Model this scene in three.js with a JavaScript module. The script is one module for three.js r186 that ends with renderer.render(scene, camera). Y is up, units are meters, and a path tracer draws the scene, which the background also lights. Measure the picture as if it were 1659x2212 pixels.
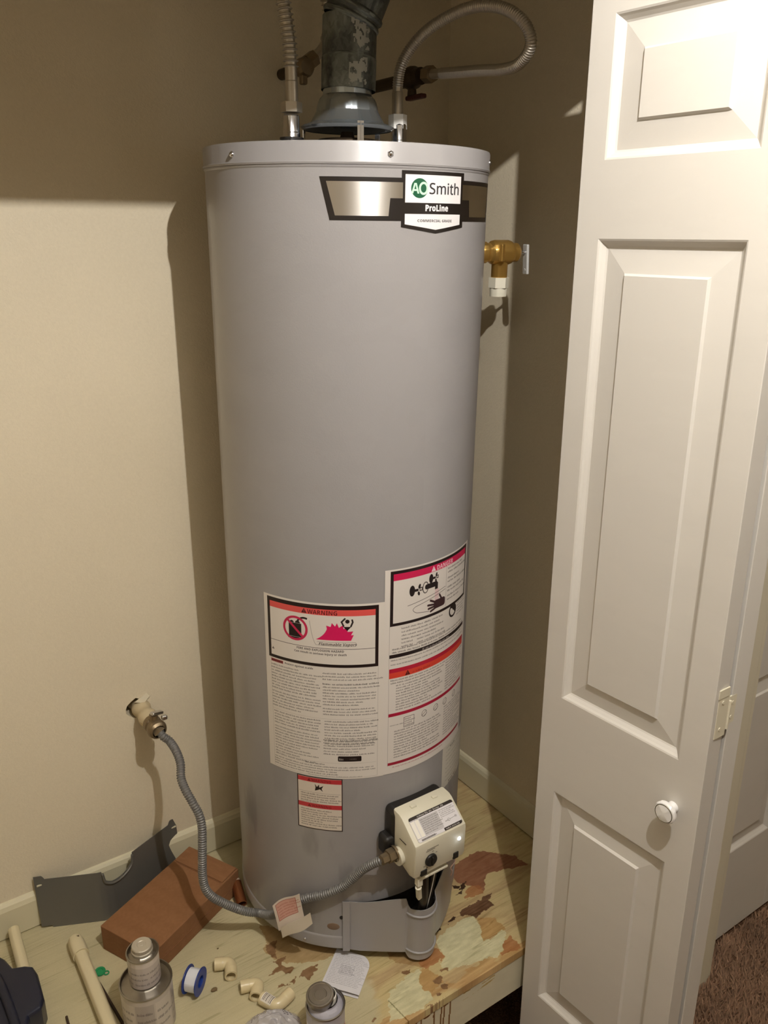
import * as THREE from 'three';
import { RoundedBoxGeometry } from 'three/addons/geometries/RoundedBoxGeometry.js';
import { mergeGeometries, toCreasedNormals } from 'three/addons/utils/BufferGeometryUtils.js';

// ------------------------------------------------------------------ camera, lights, exposure
const scene = new THREE.Scene();
scene.background = new THREE.Color(0x000000);
const renderer = new THREE.WebGLRenderer({ antialias: true });
renderer.toneMapping = THREE.LinearToneMapping;
renderer.toneMappingExposure = 0.78;
renderer.shadowMap.enabled = true;

const DEG = Math.PI / 180;
const camera = new THREE.PerspectiveCamera(63.32, 1659 / 2212, 0.02, 30);
camera.position.set(0, 1.68, 0);
camera.rotation.order = 'YXZ';
camera.rotation.set(-18.619 * DEG, -34.558 * DEG, 0.1087 * DEG);

const LAMP = new THREE.Vector3(0.48, 2.355, -0.145);       // bare bulb of the hall ceiling fitting
const lampLight = new THREE.PointLight(new THREE.Color(1.0, 0.975, 0.95), 5.6, 0, 2);
lampLight.name = 'lamp_light';
lampLight.position.copy(LAMP);
lampLight.castShadow = true;
lampLight.shadow.radius = 0.4;
lampLight.shadow.mapSize.set(2048, 2048);
scene.add(lampLight);

// ------------------------------------------------------------------ helpers
let seed = 7;
function rnd() { seed = (seed * 1664525 + 1013904223) >>> 0; return seed / 4294967296; }
const clamp = (x, a = 0, b = 1) => Math.min(b, Math.max(a, x));
const lerp = (a, b, t) => a + (b - a) * t;
const smooth = (a, b, x) => { const t = clamp((x - a) / (b - a)); return t * t * (3 - 2 * t); };
function hash(x, y, s = 0) { let h = Math.imul(x, 374761393) + Math.imul(y, 668265263) + Math.imul(s, 974634777); h = Math.imul(h ^ (h >>> 13), 1274126177); return ((h ^ (h >>> 16)) >>> 0) / 4294967296; }
function vnoise(x, y, s = 0) {
  const xi = Math.floor(x), yi = Math.floor(y), fx = x - xi, fy = y - yi;
  const u = fx * fx * (3 - 2 * fx), v = fy * fy * (3 - 2 * fy);
  return lerp(lerp(hash(xi, yi, s), hash(xi + 1, yi, s), u), lerp(hash(xi, yi + 1, s), hash(xi + 1, yi + 1, s), u), v);
}
function fbm(x, y, s = 0, o = 4) { let a = 0.5, r = 0, n = 0; for (let i = 0; i < o; i++) { r += a * vnoise(x, y, s + i * 17); n += a; x *= 2.03; y *= 2.03; a *= 0.5; } return r / n; }

function mat(c, rough = 0.6, metal = 0, extra = {}) {
  return new THREE.MeshPhysicalMaterial({ color: c, roughness: rough, metalness: metal, ...extra });
}
function dataTex(w, h, fn, color = true) {
  const d = new Uint8Array(w * h * 4);
  for (let y = 0; y < h; y++) for (let x = 0; x < w; x++) {
    const c = fn(x / w, y / h, x, y), i = (y * w + x) * 4;
    if (typeof c === 'number') { d[i] = d[i + 1] = d[i + 2] = clamp(c) * 255; } else { d[i] = clamp(c[0], 0, 255); d[i + 1] = clamp(c[1], 0, 255); d[i + 2] = clamp(c[2], 0, 255); }
    d[i + 3] = 255;
  }
  const t = new THREE.DataTexture(d, w, h);
  t.magFilter = THREE.LinearFilter; t.minFilter = THREE.LinearFilter;
  t.wrapS = t.wrapT = THREE.RepeatWrapping;
  if (color) t.colorSpace = THREE.SRGBColorSpace;
  t.needsUpdate = true;
  return t;
}
function canvasTex(w, h, draw) {
  const c = document.createElement('canvas'); c.width = w; c.height = h;
  const g = c.getContext('2d'); draw(g, w, h);
  const t = new THREE.CanvasTexture(c); t.colorSpace = THREE.SRGBColorSpace; t.magFilter = THREE.LinearFilter;
  return t;
}
const used = new Map();
function numbered(name) { const n = used.get(name) || 0; used.set(name, n + 1); return n ? `${name}_${String(n).padStart(3, '0')}` : name; }
function meta(o, label, category, group, kind) { if (label) o.userData.label = label; if (category) o.userData.category = category; if (group) o.userData.group = group; if (kind) o.userData.kind = kind; return o; }
function thing(name, label, category, pos = [0, 0, 0], rotY = 0, group) {
  const o = new THREE.Group(); o.name = numbered(name); o.position.set(...pos); o.rotation.y = rotY; scene.add(o);
  return meta(o, label, category, group);
}
function part(name, geo, material, parent, label) {
  const m = new THREE.Mesh(Array.isArray(geo) ? merge(geo) : geo, material);
  m.name = name; m.castShadow = m.receiveShadow = true; parent.add(m);
  if (label) m.userData.label = label;
  return m;
}
function single(name, geo, material, label, category, group) { const m = part(numbered(name), geo, material, scene); return meta(m, label, category, group); }
function structure(name, geo, material, label, category) { const m = part(name, geo, material, scene); return meta(m, label, category, null, 'structure'); }
function merge(list) {
  const idx = list.some((g) => !g.index);
  const l = list.map((g) => { let h = idx && g.index ? g.toNonIndexed() : g; h = h.clone(); for (const k of Object.keys(h.attributes)) if (!['position', 'normal', 'uv'].includes(k)) h.deleteAttribute(k); if (!h.attributes.uv) h.setAttribute('uv', new THREE.Float32BufferAttribute(new Float32Array(h.attributes.position.count * 2), 2)); return h; });
  return mergeGeometries(l);
}
// box by corners; uv in metres on every face
function box(x0, x1, y0, y1, z0, z1) {
  const g = new THREE.BoxGeometry(x1 - x0, y1 - y0, z1 - z0); g.translate((x0 + x1) / 2, (y0 + y1) / 2, (z0 + z1) / 2); return worldUV(g);
}
function worldUV(g) {
  const p = g.attributes.position, n = g.attributes.normal, uv = new Float32Array(p.count * 2);
  for (let i = 0; i < p.count; i++) {
    const ax = Math.abs(n.getX(i)), ay = Math.abs(n.getY(i)), az = Math.abs(n.getZ(i));
    let u, v;
    if (ax >= ay && ax >= az) { u = p.getZ(i); v = p.getY(i); } else if (ay >= az) { u = p.getX(i); v = p.getZ(i); } else { u = p.getX(i); v = p.getY(i); }
    uv[i * 2] = u; uv[i * 2 + 1] = v;
  }
  g.setAttribute('uv', new THREE.BufferAttribute(uv, 2)); return g;
}
function rbox(w, h, d, r, x = 0, y = 0, z = 0, seg = 3) { const g = new RoundedBoxGeometry(w, h, d, seg, r); g.translate(x, y, z); return g; }
function cyl(r0, r1, h, seg = 32, open = false) { return new THREE.CylinderGeometry(r1, r0, h, seg, 1, open); }   // r0 bottom, r1 top
function lathe(profile, seg = 64, crease = 0.5) { const g = new THREE.LatheGeometry(profile.map(([r, y]) => new THREE.Vector2(Math.max(r, 1e-5), y)), seg); return crease ? toCreasedNormals(g, crease) : g; }
function place(g, x = 0, y = 0, z = 0, rx = 0, ry = 0, rz = 0) { const h = g.clone(); h.applyMatrix4(new THREE.Matrix4().compose(new THREE.Vector3(x, y, z), new THREE.Quaternion().setFromEuler(new THREE.Euler(rx, ry, rz, 'YXZ')), new THREE.Vector3(1, 1, 1))); return h; }
function hex(r, h) { return toCreasedNormals(new THREE.CylinderGeometry(r, r, h, 6), 0.2); }
// geometry made along +y moved so that it runs from a to b
function along(g, a, b) {
  const A = new THREE.Vector3(...a), B = new THREE.Vector3(...b), d = B.clone().sub(A).normalize();
  const q = new THREE.Quaternion().setFromUnitVectors(new THREE.Vector3(0, 1, 0), d), h = g.clone();
  h.applyMatrix4(new THREE.Matrix4().compose(A, q, new THREE.Vector3(1, 1, 1))); return h;
}
// tube along a spline with a radius that may vary along its length (s in metres)
function sweep(points, rFn, n = 200, radial = 14, cap = true, tension = 0.5) {
  const curve = points.getPointAt ? points : new THREE.CatmullRomCurve3(points.map((q) => new THREE.Vector3(...q)), false, 'centripetal', tension);
  curve.arcLengthDivisions = 600; curve.updateArcLengths();
  const L = curve.getLength(), fr = curve.computeFrenetFrames(n, false);
  const pos = [], uv = [], idx = [];
  for (let i = 0; i <= n; i++) {
    const c = curve.getPointAt(i / n), s = L * i / n, r = typeof rFn === 'number' ? rFn : rFn(s, L);
    for (let j = 0; j <= radial; j++) {
      const a = j / radial * Math.PI * 2, k = c.clone().addScaledVector(fr.normals[i], Math.cos(a) * r).addScaledVector(fr.binormals[i], Math.sin(a) * r);
      pos.push(k.x, k.y, k.z); uv.push(s, j / radial);
    }
  }
  const w = radial + 1;
  for (let i = 0; i < n; i++) for (let j = 0; j < radial; j++) { const a = i * w + j, b = a + w; idx.push(a, a + 1, b, b, a + 1, b + 1); }
  if (cap) for (const e of [0, n]) {
    const c = curve.getPointAt(e / n), k = pos.length / 3; pos.push(c.x, c.y, c.z); uv.push(0, 0);
    for (let j = 0; j < radial; j++) { const a = e * w + j; e ? idx.push(k, a, a + 1) : idx.push(k, a + 1, a); }
  }
  const g = new THREE.BufferGeometry();
  g.setAttribute('position', new THREE.Float32BufferAttribute(pos, 3)); g.setAttribute('uv', new THREE.Float32BufferAttribute(uv, 2)); g.setIndex(idx); g.computeVertexNormals();
  return g;
}
// grid surface from a function (u, v) -> [x, y, z]
function grid(fn, nu, nv) {
  const pos = [], uv = [], idx = [];
  for (let j = 0; j <= nv; j++) for (let i = 0; i <= nu; i++) { pos.push(...fn(i / nu, j / nv)); uv.push(i / nu, j / nv); }
  for (let j = 0; j < nv; j++) for (let i = 0; i < nu; i++) { const a = j * (nu + 1) + i; idx.push(a, a + 1, a + nu + 1, a + 1, a + nu + 2, a + nu + 1); }
  const g = new THREE.BufferGeometry();
  g.setAttribute('position', new THREE.Float32BufferAttribute(pos, 3)); g.setAttribute('uv', new THREE.Float32BufferAttribute(uv, 2)); g.setIndex(idx); g.computeVertexNormals();
  return g;
}
// a sheet with thickness t: front grid, back grid and the rim
function sheet(fn, nu, nv, t) {
  const f = grid(fn, nu, nv), n = f.attributes.normal, b = f.clone(), bp = b.attributes.position;
  for (let i = 0; i < bp.count; i++) bp.setXYZ(i, bp.getX(i) - n.getX(i) * t, bp.getY(i) - n.getY(i) * t, bp.getZ(i) - n.getZ(i) * t);
  b.setIndex(Array.from(b.index.array).reverse()); b.computeVertexNormals();
  const rim = []; for (let i = 0; i <= nu; i++) rim.push(i); for (let j = 1; j <= nv; j++) rim.push(j * (nu + 1) + nu); for (let i = nu - 1; i >= 0; i--) rim.push(nv * (nu + 1) + i); for (let j = nv - 1; j >= 0; j--) rim.push(j * (nu + 1));
  const pos = [], idx = []; const fp = f.attributes.position;
  rim.forEach((k) => { pos.push(fp.getX(k), fp.getY(k), fp.getZ(k), bp.getX(k), bp.getY(k), bp.getZ(k)); });
  for (let i = 0; i < rim.length - 1; i++) idx.push(2 * i, 2 * i + 1, 2 * i + 2, 2 * i + 1, 2 * i + 3, 2 * i + 2);
  const e = new THREE.BufferGeometry(); e.setAttribute('position', new THREE.Float32BufferAttribute(pos, 3)); e.setAttribute('uv', new THREE.Float32BufferAttribute(new Float32Array(pos.length / 3 * 2), 2)); e.setIndex(idx); e.computeVertexNormals();
  return merge([f, b, e]);
}
function extrude(pts, depth, holes = [], bevel = 0) {
  const s = new THREE.Shape(pts.map(([x, y]) => new THREE.Vector2(x, y)));
  for (const h of holes) s.holes.push(new THREE.Path(h.map(([x, y]) => new THREE.Vector2(x, y))));
  return new THREE.ExtrudeGeometry(s, { depth, bevelEnabled: bevel > 0, bevelSize: bevel, bevelThickness: bevel, bevelSegments: 2, curveSegments: 16 });
}

// ------------------------------------------------------------------ materials
const paintBump = dataTex(512, 512, (u, v, x, y) => 0.5 + 0.3 * (vnoise((x % 512) / 7, y / 7, 3) - 0.5) + 0.35 * (vnoise(x / 3, y / 3, 5) - 0.5), false);
paintBump.repeat.set(4, 4);
const wallTint = dataTex(512, 512, (u, v, x, y) => { const n = (fbm(x / 90, y / 90, 11) - 0.5) * 9 + (hash(x, y, 2) - 0.5) * 4; return [227 + n, 214 + n, 187 + n]; });
wallTint.repeat.set(0.7, 0.7);
const M = {};
M.wall = mat(0xffffff, 0.72, 0, { map: wallTint, bumpMap: paintBump, bumpScale: 0.0006 });
M.hallWall = mat(0xe9e0cc, 0.85);
M.ceiling = mat(0xebe3d2, 0.9);
const doorTint = dataTex(256, 256, (u, v, x, y) => { const n = (fbm(x / 40, y / 10, 21) - 0.5) * 4; return [214 + n, 209 + n, 201 + n]; });
M.door = mat(0xffffff, 0.48, 0, { map: doorTint });
M.doorEdge = mat(0xdcd5c0, 0.55);
M.trim = mat(0xded7c2, 0.5);
M.baseboard = mat(0xd8cfb0, 0.5);
M.hinge = mat(0xdcd4bd, 0.5);
M.porcelain = mat(0xf4f2f0, 0.16, 0, { clearcoat: 0.5, clearcoatRoughness: 0.1 });
M.goldRing = mat(0x6d6652, 0.35, 0.7);
const heaterBump = dataTex(256, 256, (u, v, x, y) => 0.5 + 0.5 * (vnoise(x / 4, y / 4, 31) - 0.5), false); heaterBump.repeat.set(14, 14);
const heaterTint = dataTex(1024, 1024, (u, v, x, y) => {
  const s = (fbm(x / 60, y / 35, 41) - 0.5) * 5;
  const smear = v < 0.3 ? smooth(0.62, 0.8, fbm(x / 26, y / 90, 45)) * 16 * smooth(0.3, 0.16, v) : 0;   // scuffs and handling marks low on the jacket
  return [153 + s - smear, 150 + s - smear, 150 + s - smear];
});
M.heater = mat(0xffffff, 0.36, 0, { map: heaterTint, bumpMap: heaterBump, bumpScale: 0.00012, clearcoat: 0.25, clearcoatRoughness: 0.2 });
M.heaterPlain = mat(0x999696, 0.38, 0, { clearcoat: 0.25, clearcoatRoughness: 0.2 });
M.galv = mat(0xaab1b4, 0.26, 0.85);
const flueMap = dataTex(512, 512, (u, v, x, y) => {
  const sp = hash(Math.floor(x / 9 + 2 * vnoise(x / 11, y / 11, 4)), Math.floor(y / 9 + 2 * vnoise(x / 11, y / 11, 9)), 3);
  const st = smooth(0.45, 0.7, fbm(x / 55, y / 90, 77));
  const b = 92 + (sp - 0.5) * 22 + st * 34 - 26 * smooth(0.5, 0.75, fbm(x / 40, y / 30, 71));
  return [b * 0.97, b * 1.0, b * 0.95];
});
M.flue = mat(0xffffff, 0.46, 0.45, { map: flueMap });
M.flueTape = mat(0xa3a298, 0.55, 0.35);
M.steelFlex = mat(0xbcb4a6, 0.36, 0.75);
M.chrome = mat(0xd5d5d8, 0.16, 1.0);
M.white = mat(0xe9e6de, 0.5);
M.whitePlastic = mat(0xe6e0cc, 0.42);
M.brass = mat(0xcfa65a, 0.30, 0.8);
M.brassDull = mat(0x8d7d64, 0.45, 0.8);
M.bronzeDark = mat(0x4f4234, 0.5, 0.8);
M.redHandle = mat(0x4a1a12, 0.6);
M.black = mat(0x17140f, 0.5);
M.blackPlastic = mat(0x1d1a18, 0.45);
M.valveBody = mat(0xd8d2bd, 0.5, 0);
M.gasFlex = mat(0x74726f, 0.42, 0.25);
M.label = (map, extra = {}) => mat(0xffffff, 0.42, 0, { map, ...extra });
M.pvc = mat(0xd9c9a0, 0.34, 0, { clearcoat: 0.3, clearcoatRoughness: 0.2 });
M.pvcPipe = mat(0xd8cba6, 0.4);
M.navy = mat(0x10162c, 0.4, 0, { clearcoat: 0.2, clearcoatRoughness: 0.3 });
M.blueSpool = mat(0x1c3684, 0.35);
M.tape = mat(0xe4e4e8, 0.7);
M.green = mat(0x1f8a52, 0.5);
M.copper = mat(0x84502f, 0.45, 0.7);
M.tin = mat(0x9d978d, 0.33, 1.0);
const cardMap = dataTex(256, 256, (u, v, x, y) => { const n = (fbm(x / 30, y / 30, 51) - 0.5) * 14 + (hash(x, y, 8) - 0.5) * 6 + Math.sin(x * 0.7) * 1.5; return [134 + n, 92 + n, 57 + n]; });
M.card = mat(0xffffff, 0.85, 0, { map: cardMap });
M.cardTape = mat(0x9a6840, 0.4);
M.plate = mat(0x74726c, 0.5, 0.5);

// ------------------------------------------------------------------ the room
const PT = 0.3416;                         // top of the platform
const ZB = -1.504, XR = 1.198, XL = -0.42; // closet back, right and left walls
const WF0 = -0.93, WF1 = -0.82;            // wall with the closet openings
const HEAD = 2.048;
const ragged = []; for (let i = 0; i < 15; i++) { const a = i / 15 * Math.PI * 2; ragged.push([0.426 + Math.cos(a) * (0.022 + 0.006 * hash(i, 3, 1)), 0.757 + Math.sin(a) * (0.019 + 0.007 * hash(i, 5, 2))]); }
{
  const g = worldUV(place(extrude([[XL - 0.1, 0], [XR + 0.1, 0], [XR + 0.1, 2.44], [XL - 0.1, 2.44]], 0.1, [ragged]), 0, 0, ZB - 0.1));
  structure('wall_back', g, M.wall, 'cream painted closet wall behind the water heater with a ragged pipe hole', 'wall');
}
structure('wall_right', box(XR, XR + 0.1, 0, 2.44, ZB, WF0), M.wall, 'cream closet side wall to the right of the heater', 'wall');
structure('wall_left', box(XL - 0.1, XL, 0, 2.44, ZB, WF0), M.wall, 'cream closet side wall left of the opening', 'wall');
structure('wall_front', worldUV(place(extrude([[-1.5, 0], [-0.34, 0], [-0.34, HEAD], [1.07, HEAD], [1.07, 0], [1.496, 0], [1.496, HEAD], [2.12, HEAD], [2.12, 0], [3.0, 0], [3.0, 2.44], [-1.5, 2.44]], WF1 - WF0), 0, 0, WF0)), M.hallWall, 'wall holding the two closet openings', 'wall');
structure('wall_hall_left', box(-1.6, -1.5, 0, 2.44, WF0, 2.4), M.hallWall, 'hall wall at the left end', 'wall');
structure('wall_hall_right', box(3.0, 3.1, 0, 2.44, WF0, 2.4), M.hallWall, 'hall wall at the right end', 'wall');
structure('wall_hall_back', box(-1.6, 3.1, 0, 2.44, 2.4, 2.5), M.hallWall, 'hall wall facing the closet', 'wall');
structure('ceiling', box(-1.6, 3.1, 2.44, 2.54, ZB - 0.1, 2.5), M.ceiling, 'flat off-white ceiling', 'ceiling');
structure('wall_closet_far', box(1.3, 3.1, 0, 2.44, -1.6, -1.5), M.hallWall, 'back wall of the neighbouring closet', 'wall');
const carpetMap = dataTex(512, 512, (u, v, x, y) => { const n = (fbm(x / 22, y / 22, 61) - 0.5) * 46 + (hash(x >> 1, y >> 1, 5) - 0.5) * 40; return [124 + n, 90 + n * 0.9, 64 + n * 0.8]; });
carpetMap.repeat.set(2.2, 2.2);
const carpetBump = dataTex(512, 512, (u, v, x, y) => hash(x >> 1, y >> 1, 9) * 0.7 + 0.3 * hash(x, y, 4), false); carpetBump.repeat.set(3, 3);
const carpetMat = mat(0xffffff, 0.95, 0, { map: carpetMap, bumpMap: carpetBump, bumpScale: 0.006 });
const floor = structure('floor', box(-1.6, 3.1, -0.1, 0, ZB - 0.1, 2.5), carpetMat, 'brown cut pile carpet floor', 'floor');
{ // standing carpet tufts where the carpet is in view
  const tuft = new THREE.ConeGeometry(0.0028, 0.016, 5); tuft.translate(0, 0.008, 0);
  const N = 30000, im = new THREE.InstancedMesh(tuft, mat(0xffffff, 0.95), N), m4 = new THREE.Matrix4(), q = new THREE.Quaternion(), c = new THREE.Color();
  for (let i = 0; i < N; i++) {
    const x = 1.12 + rnd() * 0.95, z = -0.86 + rnd() * 0.62;
    q.setFromEuler(new THREE.Euler((rnd() - 0.5) * 0.9, rnd() * 6, (rnd() - 0.5) * 0.9));
    const s = 0.7 + rnd() * 0.7; m4.compose(new THREE.Vector3(x, -0.001, z), q, new THREE.Vector3(s, s, s)); im.setMatrixAt(i, m4);
    const t = fbm(x * 14, z * 14, 66) * 0.7 + rnd() * 0.5; c.setRGB(lerp(0.15, 0.44, t), lerp(0.085, 0.27, t), lerp(0.05, 0.165, t)); im.setColorAt(i, c);
  }
  im.name = 'carpet_pile'; im.castShadow = im.receiveShadow = true; scene.add(im);
  meta(im, 'short brown carpet pile in front of the doors', 'carpet', null, 'stuff');
}
// casings of the two openings and the bifold head track
const CZ = -0.806;
function casing(n, x0, x1, label) {
  structure(`trim_${n}`, worldUV(place(extrude([[x0, 0], [x1, 0], [x1, HEAD + 0.06], [x0, HEAD + 0.06]], CZ - WF1 - 0.003, [], 0.003), 0, 0, WF1 + 0.0015)), M.trim, label, 'trim');
}
casing(1, 1.075, 1.128, 'painted casing on the right of the heater closet opening');
casing(2, 1.428, 1.479, 'painted casing left of the neighbouring closet doors');
casing(3, -0.40, -0.345, 'painted casing on the left of the heater closet opening');
structure('trim_4', box(-0.40, 1.128, HEAD, HEAD + 0.06, WF1, CZ), M.trim, 'painted head casing above the heater closet opening', 'trim');
structure('trim_5', box(1.428, 2.19, HEAD, HEAD + 0.06, WF1, CZ), M.trim, 'painted head casing above the neighbouring closet doors', 'trim');
structure('trim_6', box(1.055, 1.07, 0, HEAD, WF0, WF1), M.trim, 'painted jamb of the heater closet', 'trim');
structure('trim_7', box(1.479, 1.496, 0, HEAD, WF0, WF1 + 0.012), M.trim, 'painted jamb of the neighbouring closet', 'trim');
structure('trim_8', box(-0.33, 1.05, HEAD - 0.012, HEAD, -0.91, -0.885), mat(0xc9c4b4, 0.5, 0.4), 'narrow metal head track of the bifold door', 'trim');

// baseboards standing on the platform: board with an eased top and a dark gap below
function baseboardProfile(len) {   // runs along +x, front to +z
  return extrude([[0, 0], [0.011, 0], [0.011, 0.062], [0.008, 0.071], [0.004, 0.076], [0, 0.078]], len);
}
{
  const g = baseboardProfile(XR - XL - 0.012); // shape x -> outwards, y up, depth -> run
  const m = new THREE.Matrix4().makeBasis(new THREE.Vector3(0, 0, 1), new THREE.Vector3(0, 1, 0), new THREE.Vector3(1, 0, 0));
  const gg = g.clone(); gg.applyMatrix4(m);
  gg.translate(XL, PT + 0.003, ZB); flip(gg);
  structure('baseboard_back', worldUV(gg), M.baseboard, 'cream baseboard along the closet back wall', 'baseboard');
  const g2 = baseboardProfile(WF0 - ZB);
  const m2 = new THREE.Matrix4().makeBasis(new THREE.Vector3(-1, 0, 0), new THREE.Vector3(0, 1, 0), new THREE.Vector3(0, 0, 1));
  g2.applyMatrix4(m2); g2.translate(XR, PT + 0.003, ZB); flip(g2);
  structure('baseboard_right', worldUV(g2), M.baseboard, 'cream baseboard along the closet side wall', 'baseboard');
}
function flip(g) { const p = g.attributes.position; const a = p.array; for (let i = 0; i < p.count; i += 3) for (let k = 0; k < 3; k++) { const t = a[(i + 1) * 3 + k]; a[(i + 1) * 3 + k] = a[(i + 2) * 3 + k]; a[(i + 2) * 3 + k] = t; } g.computeVertexNormals(); return g; }

// ------------------------------------------------------------------ platform with peeling paint
const marks = [
  ['halo', [[0.547,-1.242],[0.543,-1.200],[0.526,-1.176],[0.545,-1.134],[0.581,-1.109],[0.621,-1.091],[0.654,-1.104],[0.623,-1.138],[0.580,-1.198],[0.569,-1.226]]],
  ['halo', [[0.731,-1.042],[0.768,-1.032],[0.796,-0.994],[0.809,-0.993],[0.767,-0.967],[0.740,-0.995],[0.718,-1.023]]],
  ['tan', [[0.734,-0.955],[0.758,-0.972],[0.771,-0.966],[0.772,-0.941],[0.779,-0.933],[0.773,-0.926],[0.746,-0.918],[0.731,-0.931]]],
  ['pale', [[0.815,-0.995],[0.810,-0.965],[0.794,-0.960],[0.790,-0.941],[0.816,-0.935],[0.854,-0.922],[0.883,-0.919],[0.897,-0.908],[0.928,-0.925],[0.952,-0.946],[0.945,-0.956],[0.912,-0.946],[0.899,-0.956],[0.923,-0.997],[0.926,-1.012],[0.903,-1.022],[0.869,-1.017],[0.835,-1.015],[0.820,-1.007]]],
  ['pale', [[0.676,-0.962],[0.723,-0.974],[0.754,-0.973],[0.733,-0.941],[0.741,-0.917],[0.733,-0.904],[0.698,-0.901],[0.666,-0.906],[0.642,-0.914]]],
  ['rust', [[0.771,-0.999],[0.803,-0.997],[0.812,-0.989],[0.810,-0.967],[0.791,-0.965],[0.767,-0.967],[0.758,-0.978]]],
  ['rust', [[0.933,-0.930],[0.952,-0.935],[0.952,-0.901],[0.932,-0.901],[0.904,-0.908]]],
  ['redbrown', [[0.976,-1.150],[1.059,-1.155],[1.114,-1.096],[1.121,-1.057],[1.059,-1.080],[1.029,-1.091],[1.002,-1.068],[0.988,-1.055],[0.971,-1.089],[0.957,-1.108],[0.964,-1.135]]],
  ['rust', [[0.966,-1.083],[0.991,-1.074],[0.986,-1.050],[0.961,-1.053],[0.939,-1.059]]],
  ['tan', [[0.929,-1.004],[0.956,-0.985],[0.956,-0.952],[0.940,-0.954],[0.911,-0.950],[0.900,-0.957]]],
  ['dark', [[0.908,-1.039],[0.931,-1.040],[0.973,-1.041],[0.998,-1.041],[0.979,-1.028],[0.979,-1.013],[0.947,-1.014],[0.928,-1.006],[0.917,-1.024],[0.905,-1.026]]],
  ['deep', [[0.938,-1.105],[0.957,-1.095],[0.949,-1.089],[0.938,-1.096]]],
  ['deep', [[0.965,-1.099],[0.974,-1.096],[0.962,-1.086],[0.953,-1.082],[0.947,-1.084]]],
  ['deep', [[0.928,-1.081],[0.955,-1.081],[0.941,-1.077]]],
  ['deep', [[0.870,-1.030],[0.887,-1.037],[0.893,-1.030],[0.877,-1.028]]],
  ['deep', [[0.843,-1.040],[0.852,-1.027],[0.832,-1.026]]],
  ['brown', [[0.727,-0.899],[0.751,-0.896],[0.768,-0.897],[0.740,-0.896],[0.704,-0.897]]],
  ['brown', [[0.537,-1.188],[0.560,-1.189],[0.546,-1.168],[0.540,-1.150],[0.531,-1.166]]],
  ['brown', [[0.508,-1.122],[0.535,-1.131],[0.531,-1.147],[0.556,-1.145],[0.541,-1.130],[0.559,-1.109],[0.544,-1.104],[0.527,-1.121]]],
  ['brown', [[0.554,-1.087],[0.578,-1.099],[0.598,-1.091],[0.579,-1.076],[0.568,-1.069],[0.564,-1.084]]],
  ['brown', [[0.509,-1.092],[0.523,-1.092],[0.532,-1.082],[0.520,-1.086]]],
  ['brown', [[0.532,-1.091],[0.548,-1.089],[0.538,-1.080]]],
];
for (const [x, z, rx, rz] of [[0.729, -0.983, 0.008, 0.006], [0.794, -0.944, 0.006, 0.005], [0.769, -0.934, 0.011, 0.008], [0.770, -0.913, 0.007, 0.006], [0.750, -0.907, 0.004, 0.003], [0.41, -1.151, 0.005, 0.003], [0.50, -1.035, 0.006, 0.004], [0.62, -0.93, 0.004, 0.003]]) {
  const q = []; for (let i = 0; i < 9; i++) { const a = i / 9 * 6.283, k = 0.75 + 0.5 * hash(i, Math.round(x * 999), 3); q.push([x + Math.cos(a) * rx * k, z + Math.sin(a) * rz * k]); } marks.push(['brown', q]);
}
const ink = { halo: [150, 112, 66], tan: [176, 136, 82], pale: [205, 199, 160], rust: [156, 98, 56], redbrown: [124, 74, 52], dark: [98, 68, 46], deep: [56, 34, 20], brown: [128, 96, 64] };
const TW = 2048, TH = 1040, TX0 = -0.42, TX1 = 1.198, TZ0 = ZB, TZ1 = -0.896;
function inside(pts, x, z) { let r = false; for (let i = 0, j = pts.length - 1; i < pts.length; j = i++) { const [xi, zi] = pts[i], [xj, zj] = pts[j]; if ((zi > z) !== (zj > z) && x < (xj - xi) * (z - zi) / (zj - zi) + xi) r = !r; } return r; }
const boxes = marks.map(([k, q]) => [k, q, Math.min(...q.map((a) => a[0])) - 0.012, Math.max(...q.map((a) => a[0])) + 0.012, Math.min(...q.map((a) => a[1])) - 0.012, Math.max(...q.map((a) => a[1])) + 0.012]);
const chipMask = new Float32Array(TW * TH);
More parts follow.
